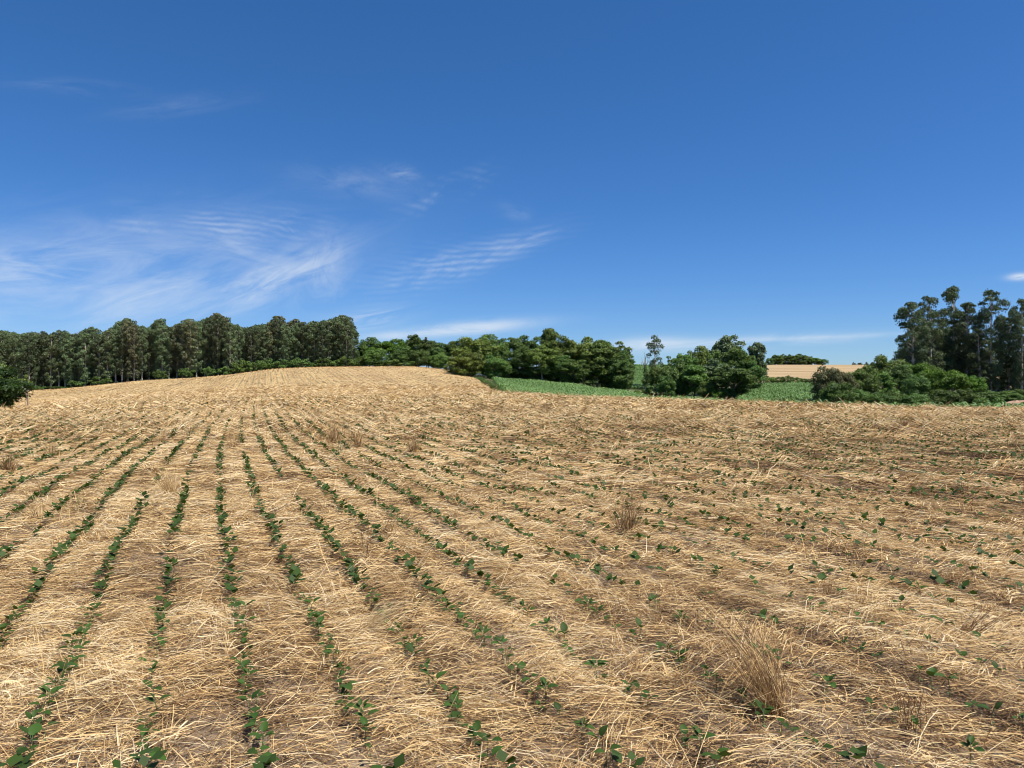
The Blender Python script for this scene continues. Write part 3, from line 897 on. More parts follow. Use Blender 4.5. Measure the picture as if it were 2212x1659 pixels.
def soy_whole(kind):
    nl, st, leaves, cot = SOY[kind]
    v1, f1 = merge(st + cot); v2, f2 = merge(leaves)
    v, f = merge([(v1, f1), (v2, f2)])
    t = np.concatenate([np.full(len(v1), .5), np.repeat(rng.random(len(leaves)), [len(a) for a, b in leaves])])
    return mesh_np('soybean_seedling', v, f, [M_SOYSTEM, M_SOY], {'tint': t}, np.r_[np.zeros(len(f1)), np.ones(len(f2))], True)


SOY_P = [soy_parts(k) for k in range(12)]
SOY_W = [soy_whole(k) for k in range(12)]
# where the plants stand: along each row with gaps, missing where straw lies thick
plants = []
for kr in range(-70, 90):
    y = 2.2
    while y < 62:
        dens = float(fbm(np.array([kr * 0.37]), np.array([y / 1.3 + kr * 5.1]), 101, 2)[0])
        if y < 9 and -4 <= kr <= 5: dens += 0.18
        step = (0.062 if kr < 7 or y > 12 else 0.10) if dens > -0.16 else 0.20
        if y > 30: step *= 1.7
        y += step * random.uniform(0.6, 1.5)
        if dens < -0.42 or random.random() < 0.08: continue
        x = Q0 + kr * ROW + float(rowc(y)) + random.gauss(0, 0.022)
        if abs(x) > 0.80 * y + 0.9: continue
        if x > 0.0 and random.random() < 0.1: continue
        thin = min(1.0, 1.4 - y / 55)
        if random.random() > thin: continue
        plants.append((y, x, kr))
plants.sort()
PX = np.array([p[1] for p in plants]); PY = np.array([p[0] for p in plants])
PZ = ground(PX, PY)
ok = zone_straw(PX, PY) > 0.5
ORD = ['first', 'second', 'third', 'fourth', 'fifth', 'sixth', 'seventh', 'eighth', 'ninth', 'tenth', 'eleventh', 'twelfth', 'thirteenth', 'fourteenth', 'fifteenth', 'sixteenth', 'seventeenth', 'eighteenth', 'nineteenth', 'twentieth']
ORD += ['twenty-' + x for x in ORD[:9]] + ['thirtieth'] + ['thirty-' + x for x in ORD[:9]] + ['fortieth'] + ['forty-' + x for x in ORD[:9]] + ['fiftieth'] + ['fifty-' + x for x in ORD[:9]] + ['sixtieth'] + ['sixty-' + x for x in ORD[:9]] + ['seventieth'] + ['seventy-' + x for x in ORD[:9]]
NUM = ['no', 'one', 'two', 'three', 'four', 'five']
in_view = []
for i in range(len(plants)):
    if not ok[i]: continue
    u = UC + F * PX[i] / PY[i]; v_ = VC + F * (CAMH - PZ[i] - 0.06) / PY[i]
    if 2 < u < 2210 and v_ < 1655: in_view.append(i)
near = in_view[:300]
rows_seen = sorted({plants[i][2] for i in near})
cnt = {}
for j, i in enumerate(near):
    kr = plants[i][2]
    cnt[kr] = cnt.get(kr, 0) + 1
    kind = random.choice([0, 1, 2, 3, 4, 6, 7, 8, 10, 11, 5, 0, 2, 9]) if True else 0
    nl, st, leaves, cot = SOY[kind]
    lab = f"{NUM[nl]}-leaved green soybean seedling, {ORD[cnt[kr] - 1]} plant up the {ORD[rows_seen.index(kr)]} sown row from the left"
    rz = random.uniform(0, 6.28); sc = random.uniform(0.75, 1.15) * (1.3 if j in (9, 14, 30) else 1.0)
    loc = (PX[i], PY[i], PZ[i] + 0.015)
    if j < 170:
        ms, ml, mc = SOY_P[kind]
        o = empty('soybean_seedling', loc, lab, 'soybean seedling', 'soybean seedlings sown in rows')
        link('stem', ms, o)
        for me in ml: link('leaf', me, o)
        for me in mc: link('seed_leaf', me, o)
    else:
        o = tag(link('soybean_seedling', SOY_W[kind], loc=loc), lab, 'soybean seedling', 'soybean seedlings sown in rows')
    o.rotation_euler = (0, 0, rz)
    o.scale = (sc,) * 3
# all the others, too many and too small to count
rest = [i for i in range(len(plants)) if ok[i] and i not in set(near)]
ri = np.array(rest); n = len(ri)
vv, ff, tt = [], [], []
o_ = 0
for lk in range(3):
    m_ = n
    a = rng.random(m_) * 2 * math.pi
    size = (0.064 + 0.0011 * PY[ri]) * rng.uniform(0.7, 1.2, m_)
    el = rng.uniform(-0.1, 0.9, m_)
    hh = 0.095 + rng.uniform(0, 0.06, m_)
    dx, dy, dz = np.cos(a) * np.cos(el), np.sin(a) * np.cos(el), np.sin(el)
    sx, sy = -np.sin(a), np.cos(a)
    c0 = np.stack([PX[ri] + rng.normal(0, .008, m_), PY[ri] + rng.normal(0, .008, m_), PZ[ri] + hh], -1)
    d = np.stack([dx, dy, dz], -1) * size[:, None]; s_ = np.stack([sx, sy, 0 * sx], -1) * (size * 0.42)[:, None]
    q_ = np.stack([c0, c0 + d * 0.45 + s_, c0 + d, c0 + d * 0.45 - s_], 1).reshape(-1, 3)
    vv.append(q_); ff.append(np.arange(m_ * 4).reshape(-1, 4) + o_); o_ += m_ * 4
    tt.append(np.repeat(rng.random(m_), 4))
me = mesh_np('soybean_rows', np.concatenate(vv), np.concatenate(ff), M_SOY, {'tint': np.concatenate(tt)})
tag(link('soybean_rows', me), 'soybean seedlings of the sown rows further up the field', None, None, 'stuff')


# green weeds and grass tufts
def grass_tuft(n, h, spread, thick, mt):
    return tuft_mesh(n, h, spread, 0.0, thick, mt, 0.5, k=3)


for u, v_, hp, n_, lab in [
    (415, 948, 34, 70, 'green grass tuft among straw up the field, just left of the straightest sown row'),
    (335, 952, 22, 50, 'small green grass tuft at the top end of a sown row'),
    (735, 985, 36, 50, 'green grass growing at the foot of the broad straw tuft'),
    (820, 888, 14, 60, 'dark green grass patch on the field below the striped hill'),
    (575, 872, 8, 40, 'tiny green weed on the foot of the hill'),
    (610, 925, 20, 40, 'green grass tuft beside the row just below the hill'),
    (2075, 1345, 70, 16, 'thin green grass stalks beside the fanned dry weed stalks'),
    (170, 1115, 40, 30, 'thin green weed standing in the sown row near the left edge'),
    (2165, 995, 26, 50, 'leafy green weed close to the right edge below the crest'),
    (1790, 985, 18, 40, 'low green weed on the right half of the field'),
    (885, 1330, 60, 20, 'thin green grass sprig between two sown rows near the fan of straw'),
]:
    X, Y, Z = at(u, v_)
    h = hp * Y / F * 1.1
    o = link('grass_tuft', grass_tuft(n_, h, h * 0.5, max(0.005, 0.4 * Y / 711), M_GRASS), loc=(X, Y, Z))
    tag(o, lab, 'grass tuft', 'green weeds in the straw')


# ------------------------------------------------------------------ trees
def leaf_cloud(centers, radii, flat, nper, size, up=0.45, rg=rng, hang=0.0):
    """leaf faces through clumps: more of them on the upper shell, facing out and up"""
    vs, ts = [], []
    for c, r, n in zip(centers, radii, nper):
        d = rg.normal(0, 1, (n, 3)); d /= np.linalg.norm(d, axis=1)[:, None]
        d[:, 2] = np.where(rg.random(n) < 0.7, np.abs(d[:, 2]), d[:, 2])
        rad = r * (0.45 + 0.55 * rg.random(n) ** 0.5) * rg.choice([1.0, 1.0, 1.0, 1.22], n)
        p = c + d * rad[:, None] * np.array([1, 1, flat])
        nrm = d * 0.8 + np.array([0, 0, up]) + rg.normal(0, 0.55, (n, 3))
        nrm /= np.linalg.norm(nrm, axis=1)[:, None]
        t1 = np.cross(nrm, rg.normal(0, 1, (n, 3))) * (1 - hang) + np.array([0, 0, -hang]); t1 /= np.linalg.norm(t1, axis=1)[:, None]
        t2 = np.cross(nrm, t1)
        s = size * rg.uniform(0.6, 1.35, n)[:, None]
        vs.append(np.stack([p - t1 * s * .62, p + t2 * s * .34 - t1 * s * .05, p + t1 * s * .62, p - t2 * s * .34 + t1 * s * .05], 1).reshape(-1, 3))
        ts.append(np.repeat(np.clip(rg.normal(0.5, 0.22, n) + rg.normal(0, 0.15), 0, 1), 4))
    v = np.concatenate(vs); t = np.concatenate(ts)
    return v, np.arange(len(v)).reshape(-1, 4), t


def make_gum(H, R, c0, nclump, nleaf, sd, size=0.26, bend=0.25, clump=(0.45, 0.85), lean=0.0, gaps=False):
    """slim eucalyptus: pale stem, side limbs carrying separate clumps"""
    g = np.random.default_rng(sd)
    k = 9
    s = np.linspace(0, 1, k)
    path = np.stack([g.normal(0, bend, k).cumsum() * 0.25 * s + lean * s, g.normal(0, bend, k).cumsum() * 0.25 * s, s * H * 0.97], -1)
    parts = [tube(path, (0.012 * H + 0.02) * (1 - 0.8 * s) + 0.02, 6)]
    cs, rs = [], []
    for i in range(nclump):
        t = c0 + (1 - c0) * (i + g.random()) / nclump
        if gaps and g.random() < 0.12: continue
        prof = min(1.0, 0.65 + 0.8 * (t - c0)) * (1.0 if t < 0.84 else max(0.35, 1 - (t - 0.84) * 3.6))
        a = i * 2.4 + g.random() * 1.2
        rad = R * prof * g.uniform(0.45, 1.0)
        base = np.array([np.interp(t, s, path[:, j]) for j in range(3)])
        b0 = np.array([np.interp(max(0.1, t - 0.09), s, path[:, j]) for j in range(3)])
        c = base + np.array([math.cos(a) * rad, math.sin(a) * rad, 0])
        parts.append(tube(np.stack([b0, b0 * .45 + c * .55 + [0, 0, .12], c]), [0.03 + 0.002 * H, 0.025, 0.012], 4))
        cs.append(c); rs.append(g.uniform(*clump) * (0.7 + 0.5 * prof))
    top = path[-1]
    cs.append(top - [0, 0, 0.2]); rs.append(clump[1] * 0.75)
    cs, rs = np.array(cs), np.array(rs)
    nper = (nleaf * rs ** 2 / (rs ** 2).sum()).astype(int) + 3
    v, f, t = leaf_cloud(cs, rs, 0.95, nper, size, 0.35, g, 0.5)
    tv, tf = merge(parts)
    return (mesh_np('trunk', tv, tf, M_GUMBARK, smooth=True), mesh_np('crown', v, f, M_EUC, {'tint': t}))


def make_broad(H, R, c0, nclump, nleaf, sd, size=0.30, flat=0.62, low=False, spread=1.0, umbrella=False):
    """rounded broadleaf tree: forked trunk, dome of many clumps"""
    g = np.random.default_rng(sd)
    ch = H * (1 - c0)
    cs, rs = [], []
    for i in range(nclump):
        d = g.normal(0, 1, 3); d /= np.linalg.norm(d)
        if not low: d[2] = d[2] if g.random() < 0.3 else abs(d[2])
        if umbrella: d[2] = abs(d[2]) * 0.8 + 0.2
        rad = g.uniform(0.5, 0.95) ** 0.6
        lump = 1 + 0.22 * math.sin(3 * math.atan2(d[1], d[0]) + sd) + g.normal(0, 0.1)
        c = np.array([d[0] * R * rad * lump, d[1] * R * rad * lump, H * c0 + ch * 0.5 + d[2] * ch * 0.46 * rad * lump])
        cs.append(c); rs.append(R * g.uniform(0.20, 0.36) * spread)
    cs, rs = np.array(cs), np.array(rs)
    cs[:, 2] = np.maximum(cs[:, 2], rs * flat * 0.7)
    parts = []
    s = np.linspace(0, 1, 5)
    hub = np.array([g.normal(0, .15), g.normal(0, .15), H * (c0 + (1 - c0) * 0.25)])
    parts.append(tube(np.array([0, 0, -0.3]) + (hub + [0, 0, 0.3]) * s[:, None] + g.normal(0, 0.05, (5, 3)) * s[:, None], (0.022 * H + 0.03) * (1 - 0.45 * s), 7))
    for c in cs[g.permutation(len(cs))[:9]]:
        mid = hub * 0.5 + c * 0.5 + g.normal(0, 0.15, 3)
        parts.append(tube(np.stack([hub - [0, 0, .3], mid, c]), [0.012 * H, 0.008 * H, 0.01], 5))
    nper = (nleaf * rs ** 2 / (rs ** 2).sum()).astype(int) + 3
    v, f, t = leaf_cloud(cs, rs, flat, nper, size, 0.55, g)
    tv, tf = merge(parts)
    return (mesh_np('trunk', tv, tf, M_BARK, smooth=True), mesh_np('crown', v, f, M_MID, {'tint': t}))


GUMS = [make_gum(13, 1.7, 0.06 + 0.05 * (i % 3), 46 + 2 * i, 8500, 200 + i, size=0.235, clump=(0.38, 0.66)) for i in range(8)]
GUML = [make_gum(13, 1.9, 0.0, 44, 8000, 250 + i, size=0.28, clump=(0.5, 0.85)) for i in range(4)]              # plantation
GUMR = [make_gum(17, 2.4, 0.06, 50, 11000, 300 + i, size=0.26, clump=(0.5, 0.95), gaps=True) for i in range(6)]  # loose row beyond the field
BROAD = [make_broad(9, 3.6, 0.0, 64, 15000, 400 + i, size=0.30, flat=0.8, low=i % 2 == 0) for i in range(6)]
TALLB = [make_broad(10, 3.0, 0.10, 54, 13000, 420 + i, size=0.30, flat=0.8, spread=1.05) for i in range(4)]
BUSH = [make_broad(5, 3.0, 0.0, 60, 14000, 440 + i, size=0.225, flat=0.8, low=True) for i in range(5)]
UMB = [make_broad(5.5, 3.0, 0.12, 48, 12000, 460 + i, size=0.225, flat=0.6, umbrella=True) for i in range(2)]
FEATH = [make_broad(9, 2.4, 0.25, 26, 2600, 480 + i, spread=0.95) for i in range(2)]
LOWB = [make_broad(1.6, 1.3, 0.0, 22, 1800, 500 + i, size=0.16, low=True) for i in range(4)]
SIZE = {id(GUMS): (13, 1.7), id(GUML): (13, 1.9), id(GUMR): (17, 2.2), id(BROAD): (9, 3.6), id(TALLB): (10, 3.0), id(BUSH): (5, 3.0), id(UMB): (5.5, 3.0), id(FEATH): (9, 2.4), id(LOWB): (1.6, 1.3)}


def tree(name, lib, i, u, Y, vtop, halfw, leafm, label, cat, group, barkm=None, dz=0.0):
    """one tree: Empty at its foot, trunk and crown as parts; crown top at vtop, half width halfw (picture units at depth Y)"""
    X = (u - UC) / F * Y
    Z = float(zbase(X, Y)) + dz
    Ht = zv(Y, vtop) - Z
    H0, R0 = SIZE[id(lib)]
    mt, mc = lib[i % len(lib)]
    o = empty(name, (X, Y, Z), label, cat, group)
    t = link('trunk', mt, o); c = link('crown', mc, o)
    c.material_slots[0].link = 'OBJECT'; c.material_slots[0].material = leafm
    if barkm:
        t.material_slots[0].link = 'OBJECT'; t.material_slots[0].material = barkm
    sx = halfw * Y / F / R0
    o.scale = (sx, sx * random.uniform(0.9, 1.1), Ht / H0)
    o.rotation_euler = (0, 0, random.uniform(0, 6.28))
    return o


# eucalyptus plantation behind the field
PROF_U = [-60, 0, 30, 60, 75, 100, 130, 160, 200, 215, 235, 262, 275, 300, 320, 345, 372, 400, 430, 450, 470, 490, 500, 530, 560, 600, 620, 640, 660, 700, 745, 766]
PROF_V = [716, 713, 718, 724, 712, 720, 714, 722, 706, 724, 712, 700, 687, 700, 712, 689, 706, 690, 696, 688, 677, 686, 694, 707, 702, 683, 704, 690, 696, 692, 679, 708]
BOUND = lambda u: float(np.interp(u, [-60, 60, 300, 500, 590, 800], [152, 154, 159, 163, 170, 172]))
u = -40.0; k = 0
nG = 'eucalyptus trees of the plantation edge'
while u < 768:
    Y = BOUND(u) + random.uniform(0.5, 3.5)
    vt = float(np.interp(u, PROF_U, PROF_V)) + random.uniform(-3, 9)
    lm = random.choice([M_EUC, M_EUC, M_EUC, M_EUCD])
    if 262 < u < 620 and random.random() < 0.22: lm = M_EUCB
    k += 1
    tree('eucalyptus', GUMS, random.randrange(8), u, Y, vt, random.uniform(12, 17), lm, f"slim pale-stemmed eucalyptus at the plantation edge behind the field, {ORD[min(k, 79) - 1]} trunk from the left", 'eucalyptus', nG)
    u += random.uniform(12, 18)
for (u, vt) in [(275, 687), (345, 689), (403, 689), (470, 676), (600, 682), (640, 689), (735, 680), (197, 705)]:
    k += 1
    tree('eucalyptus', GUMS, random.randrange(8), u, BOUND(u) + 5, vt, 20 if u != 197 else 11, random.choice([M_EUC, M_EUCB]), f"tall eucalyptus rising over its neighbours in the plantation, {ORD[[197, 275, 345, 403, 470, 600, 640, 735].index(u)]} peak from the left", 'eucalyptus', nG)
for row in (1, 2, 3):
    u = -45.0 + row * 5; j = 0
    while u < 752:
        Y = BOUND(u) + 4.5 * row + random.uniform(0, 3) + (3 if u > 560 else 0)
        vt = float(np.interp(u, PROF_U, PROF_V)) + random.uniform(2, 16) - row * 1
        j += 1
        tree('eucalyptus', GUML, random.randrange(4), u, Y, vt, random.uniform(17, 23), random.choice([M_EUC, M_EUCD]), f"eucalyptus deep in the plantation, tree {j} from the left in the {ORD[row]} line", 'eucalyptus', 'eucalyptus trees inside the plantation')
        u += random.uniform(20, 28)

# shrubs at the feet of the plantation
gS = 'shrubs at the feet of the eucalyptus plantation'
for j, (u, vt, hw, lm) in enumerate([(62, 838, 14, M_DARK), (85, 833, 12, M_DARK), (120, 834, 15, M_DARK), (140, 836, 12, M_DARK), (168, 822, 14, M_DARK), (215, 812, 18, M_DARK), (345, 798, 14, M_DARK), (402, 795, 15, M_DARK), (452, 792, 13, M_DARK), (487, 791, 16, M_MID), (508, 785, 16, M_MID), (525, 778, 20, M_MID), (556, 779, 14, M_DARK), (575, 772, 17, M_DARK), (598, 780, 14, M_DARK), (612, 777, 14, M_DARK), (645, 772, 18, M_DARK), (672, 779, 12, M_DARK), (700, 772, 20, M_DARK), (728, 777, 14, M_MID), (752, 770, 18, M_MID), (770, 776, 14, M_DARK)]):
    lab = {id(M_MID): 'mid green', id(M_DARK): 'dark green', id(M_BRI): 'bright green'}[id(lm)]
    tree('shrub', LOWB, j, u, BOUND(u) - 0.3, vt, hw, lm, f"{lab} shrub under the eucalyptus edge, {ORD[j]} of the row from the left", 'shrub', gS)

# broadleaf wood behind the hill top
gB = 'broadleaf trees behind the hill top'
for j, (u, vt, hw, lm, lib, lab) in enumerate([
    (772, 748, 24, M_DARK, BROAD, 'dark tree filling the gap beside the last tall eucalyptus'),
    (797, 735, 24, M_DARK, BROAD, 'dark rounded tree behind the dry brown treetop'),
    (795, 750, 9, M_DRY, FEATH, 'small treetop with dry pinkish brown leaves'),
    (838, 738, 38, M_BRI, BROAD, 'broad bright green treetop standing out from the dark wood behind the hill'),
    (872, 735, 30, M_DARK, BROAD, 'dark rounded tree right of the bright green treetop'),
    (898, 724, 24, M_DARK, TALLB, 'taller dark tree in the wood behind the hill top'),
    (922, 728, 14, M_EUCB, FEATH, 'thin greyish bare-topped tree beside the taller dark one'),
    (925, 742, 26, M_DARK, BROAD, 'dark tree in front of the greyish thin top'),
    (950, 739, 24, M_DARK, BROAD, 'dark tree near the end of the wood behind the hill'),
    (975, 737, 26, M_DARK, TALLB, 'dark tree touching the yellow-green tree clump'),
    (1000, 736, 26, M_DARK, TALLB, 'dark tree half hidden behind the yellow-green clump'),
    (815, 752, 26, M_MID, BUSH, 'mid green low tree in front of the wood behind the hill'),
    (862, 758, 22, M_DARK, BUSH, 'dark low tree right of the bright green crown'),
    (905, 757, 24, M_DARK, BUSH, 'low dark tree below the taller dark tree'),
    (945, 760, 22, M_MID, BUSH, 'low mid green tree above the hill edge'),
    (785, 770, 20, M_MID, BUSH, 'low green bush at the hill edge left of the broadleaf wood'),
    (850, 776, 20, M_MID, LOWB, 'green shrub on the hill edge below the bright crown'),
    (885, 777, 20, M_DARK, LOWB, 'dark shrub on the hill edge below the taller dark tree'),
    (820, 778, 20, M_DARK, LOWB, 'dark shrub on the hill edge below the dry brown top'),
]):
    front = lib in (BUSH, LOWB)
    tree('broadleaf_tree' if lib is not LOWB else 'shrub', lib, j, u, 174 + (0 if front else 6) - (2 if lib is LOWB else 0), vt, hw, lm, lab, 'tree' if lib is not LOWB else 'shrub', gB)

# the big clump in the middle
gM = 'trees of the big middle clump'
for j, (u, vt, hw, Y, lm, lib, lab) in enumerate([
    (1022, 727, 40, 146, M_YEL, BROAD, 'big yellow-green tree at the field edge, first crown of the middle clump'),
    (1062, 731, 30, 149, M_MID, BROAD, 'mid green tree leaning against the big yellow-green one'),
    (1012, 764, 34, 137, M_YEL, BUSH, 'low olive tree whose boughs reach down to the stubble'),
    (985, 780, 18, 141, M_YEL, BUSH, 'low yellow-green bush at the outer end of the middle clump'),
    (1072, 768, 26, 138, M_MID, BROAD, 'mid green front tree between the yellow-green and the dark crowns'),
    (1108, 729, 24, 152, M_DARK, TALLB, 'dark green rounded treetop after a dip in the skyline of the middle clump'),
    (1144, 724, 26, 154, M_DARK, TALLB, 'dark green treetop with thin sprays left of the pointed one'),
    (1190, 712, 20, 156, M_MID, TALLB, 'tall pointed treetop, highest of the middle clump'),
    (1205, 736, 30, 152, M_MID, BROAD, 'mid green crown below the pointed treetop'),
    (1232, 735, 32, 150, M_YEL, BROAD, 'yellowish flowering crown in the middle of the clump'),
    (1265, 731, 34, 154, M_YEL, BROAD, 'wide yellowish crown right of the flowering one'),
    (1300, 737, 30, 155, M_MID, TALLB, 'mid green crown on the falling skyline of the middle clump'),
    (1328, 743, 28, 153, M_MID, TALLB, 'mid green crown near the far end of the middle clump'),
    (1345, 765, 20, 149, M_DARK, BROAD, 'dark crown at the end of the middle clump'),
    (1357, 788, 10, 141, M_DARK, TALLB, 'narrow dark tree closing the middle clump beside the corn slope'),
    (1122, 757, 28, 140, M_DARK, BROAD, 'dark front tree of the middle clump above the corn corner'),
    (1172, 748, 26, 137, M_YEL, TALLB, 'olive front tree with a visible pale trunk'),
    (1210, 768, 26, 138, M_DARK, TALLB, 'dark front tree right of the pale trunk'),
    (1240, 776, 26, 136, M_MID, TALLB, 'bright-flecked front tree over the corn strip'),
    (1290, 755, 34, 137, M_MID, TALLB, 'grey-green front tree with a pale trunk near the corn'),
    (1333, 777, 26, 137, M_DARK, BROAD, 'dark front tree next to the end of the clump'),
    (1265, 790, 22, 135, M_DARK, BROAD, 'low dark tree in the shade over the corn strip'),
    (1150, 790, 24, 139, M_DARK, BROAD, 'low dark tree in deep shade behind the corn corner'),
    (1095, 788, 22, 139, M_DARK, BROAD, 'low dark tree beside the weedy field border'),
    (1195, 798, 22, 141, M_DARK, BROAD, 'low dark undergrowth tree below the flowering crown'),
    (1315, 805, 22, 140, M_DARK, BUSH, 'low dark bush near the corn at the end of the clump'),
    (1345, 815, 16, 139, M_DARK, BUSH, 'low dark bush beside the gap with corn slope'),
    (1230, 805, 24, 143, M_DARK, BUSH, 'low dark bush deep in the middle clump'),
    (1100, 803, 20, 146, M_DARK, BUSH, 'low dark bush behind the weedy field border'),
    (1132, 806, 20, 147, M_DARK, BUSH, 'low dark bush in the deep shade above the corn corner'),
    (1063, 800, 20, 147, M_DARK, BUSH, 'low dark bush under the mid green second crown'),
    (1165, 800, 24, 145, M_DARK, BUSH, 'low dark bush behind the pale olive trunk'),
]):
    tree('broadleaf_tree', lib, j, u, Y, vt, hw * 1.17, lm, lab, 'tree', gM, M_GREYBARK if 'pale trunk' in lab else None)

# the second clump
gR = 'trees of the smaller clump by the corn patch'
for j, (u, vt, hw, Y, lm, lib, lab) in enumerate([
    (1452, 771, 18, 122, M_MID, FEATH, 'thin feathery treetop over the dense dark green tree'),
    (1465, 780, 28, 106, M_DARK, BROAD, 'dense dark green tree with a rounded crown'),
    (1418, 793, 22, 108, M_MID, BROAD, 'mid green tree at the outer end of the second clump'),
    (1480, 761, 24, 120, M_MID, BROAD, 'mid green crown behind the dense dark tree'),
    (1510, 758, 24, 122, M_YEL, BROAD, 'yellow-green crown in the middle of the second clump'),
    (1541, 757, 24, 122, M_MID, BROAD, 'mid green crown left of the domed tree'),
    (1568, 726, 30, 124, M_EUC, TALLB, 'tall grey-green domed tree, highest of the second clump'),
    (1545, 775, 30, 106, M_EUC, TALLB, 'grey-green front tree with slender trunk'),
    (1500, 790, 28, 104, M_MID, TALLB, 'light green front tree with drooping boughs'),
    (1585, 792, 38, 101, M_DARK, TALLB, 'wide flat-topped dark front tree at the edge of the corn patch'),
    (1598, 761, 26, 120, M_MID, BROAD, 'mid green crown right of the domed tree'),
    (1622, 777, 24, 118, M_DARK, BROAD, 'dark tree above the bare soil slope'),
    (1634, 742, 18, 121, M_EUC, TALLB, 'ball-topped tree on a bare stem at the end of the second clump'),
    (1644, 778, 12, 121, M_EUC, TALLB, 'slim leafy tree beside the ball-topped one'),
    (1440, 815, 18, 104, M_DARK, BUSH, 'low dark bush under the outer end of the second clump'),
    (1525, 825, 18, 102, M_MID, BUSH, 'low green bush between the trunks of the second clump'),
    (1405, 836, 12, 109, M_MID, LOWB, 'light green shrub in the gap before the corn slope'),
    (1388, 838, 14, 115, M_BRI, LOWB, 'bright green shrub in the gap between the two clumps'),
    (1548, 840, 14, 100, M_BRI, LOWB, 'bright green shrub at the feet of the second clump'),
    (1600, 835, 16, 103, M_DARK, BUSH, 'low dark bush at the corn patch corner'),
    (1570, 838, 16, 101, M_DARK, BUSH, 'low dark bush under the flat-topped tree'),
]):
    nm = 'shrub' if lib is LOWB else 'broadleaf_tree'
    tree(nm, lib, j + 3, u, Y, vt, hw * 1.12, lm, lab, 'shrub' if lib is LOWB else 'tree', gR, M_GREYBARK if 'stem' in lab else None)

# lone slim eucalyptus in the gap, with separate clumps
LONE = [make_gum(12, 1.9, 0.34, 15, 2400, 611, size=0.26, clump=(0.5, 0.95), lean=-0.4, gaps=True)]
SIZE[id(LONE)] = (12, 1.9)
tree('eucalyptus', LONE, 0, 1417, 172, 725, 19, M_EUCD, 'lone slim eucalyptus with separate leaf clumps in the gap between the two clumps', 'eucalyptus', None)
# dead tree beside it
parts = [tube([(0, 0, 0), (0.1, 0, 2), (0, 0.1, 4.2), (0.1, 0, 5.4)], [0.22, 0.17, 0.1, 0.03], 6)]
for i in range(9):
    z = random.uniform(2.6, 4.8); a = random.uniform(0, 6.28); L = random.uniform(0.7, 1.5)
    p0 = np.array([0.05, 0.05, z]); p1 = p0 + np.array([math.cos(a) * L * .5, math.sin(a) * L * .5, L * 0.6]); p2 = p1 + np.array([math.cos(a) * L * .2, math.sin(a) * L * .2, L * .7])
    parts.append(tube([p0, p1, p2], [0.06, 0.04, 0.02], 4))
v, f = merge(parts)
X, Y = (1394 - UC) / F * 168, 168
o = empty('dead_tree', (X, Y, float(zbase(X, Y))), 'leafless dead tree with creeper on its stem beside the lone slim eucalyptus', 'dead tree')
link('trunk', mesh_np('trunk', v, f, M_GREYBARK, smooth=True), o)
cv, cf, ct = leaf_cloud(np.array([[0.05, 0, z] for z in (0.6, 1.3, 2.0, 2.7, 3.3)]), np.array([.5, .45, .42, .5, .4]), 1.2, [160] * 5, 0.2)
link('creeper', mesh_np('creeper', cv, cf, M_DARK, {'tint': ct}), o)
s_ = (zv(168, 770) - float(zbase(X, Y))) / 5.4
o.scale = (s_ * .8, s_ * .8, s_)

# trees on the far ridge
gF = 'trees of the copse on the far ridge'
for j in range(14):
    u = 1664 + j * 8.6 + random.uniform(-2, 2)
    vt = float(np.interp(u, [1655, 1675, 1700, 1740, 1765, 1785], [779, 768, 767, 768, 774, 781])) + random.uniform(-1.5, 1.5)
    tree('broadleaf_tree', BROAD, j, u, 428 + random.uniform(-6, 10), vt, random.uniform(9, 13), random.choice([M_DARK, M_DARK, M_MID]), f"tree of the small copse on the far ridge, {ORD[j]} from the left", 'tree', gF, dz=-0.5)
for j, (u, vt) in enumerate([(1845, 783.5), (1858, 784), (1872, 782.5), (1884, 783), (1897, 782), (1908, 783), (1921, 782), (1935, 781.5)]):
    tree('broadleaf_tree', TALLB, j, u, 640, vt, random.uniform(4, 7), M_EUCD, f"tiny tree peeking over the far stubble ridge, {ORD[j]} from the left", 'tree', 'tiny trees on the horizon')

# shrubs between corn patch and far field
gH = 'shrubs between the corn patch and the far stubble'
for j, (u, vt, hw, lm) in enumerate([(1660, 812, 12, M_BRI), (1672, 815, 10, M_MID), (1684, 812, 11, M_MID), (1698, 813, 12, M_DARK), (1712, 811, 10, M_MID), (1726, 814, 10, M_MID), (1747, 817, 13, M_DARK), (1736, 820, 10, M_BRI), (1762, 820, 12, M_DARK)]):
    tree('shrub', LOWB, j, u, 143, vt, hw, lm, f"grey-green roadside shrub above the corn patch, {ORD[j]} from the left", 'shrub', gH)

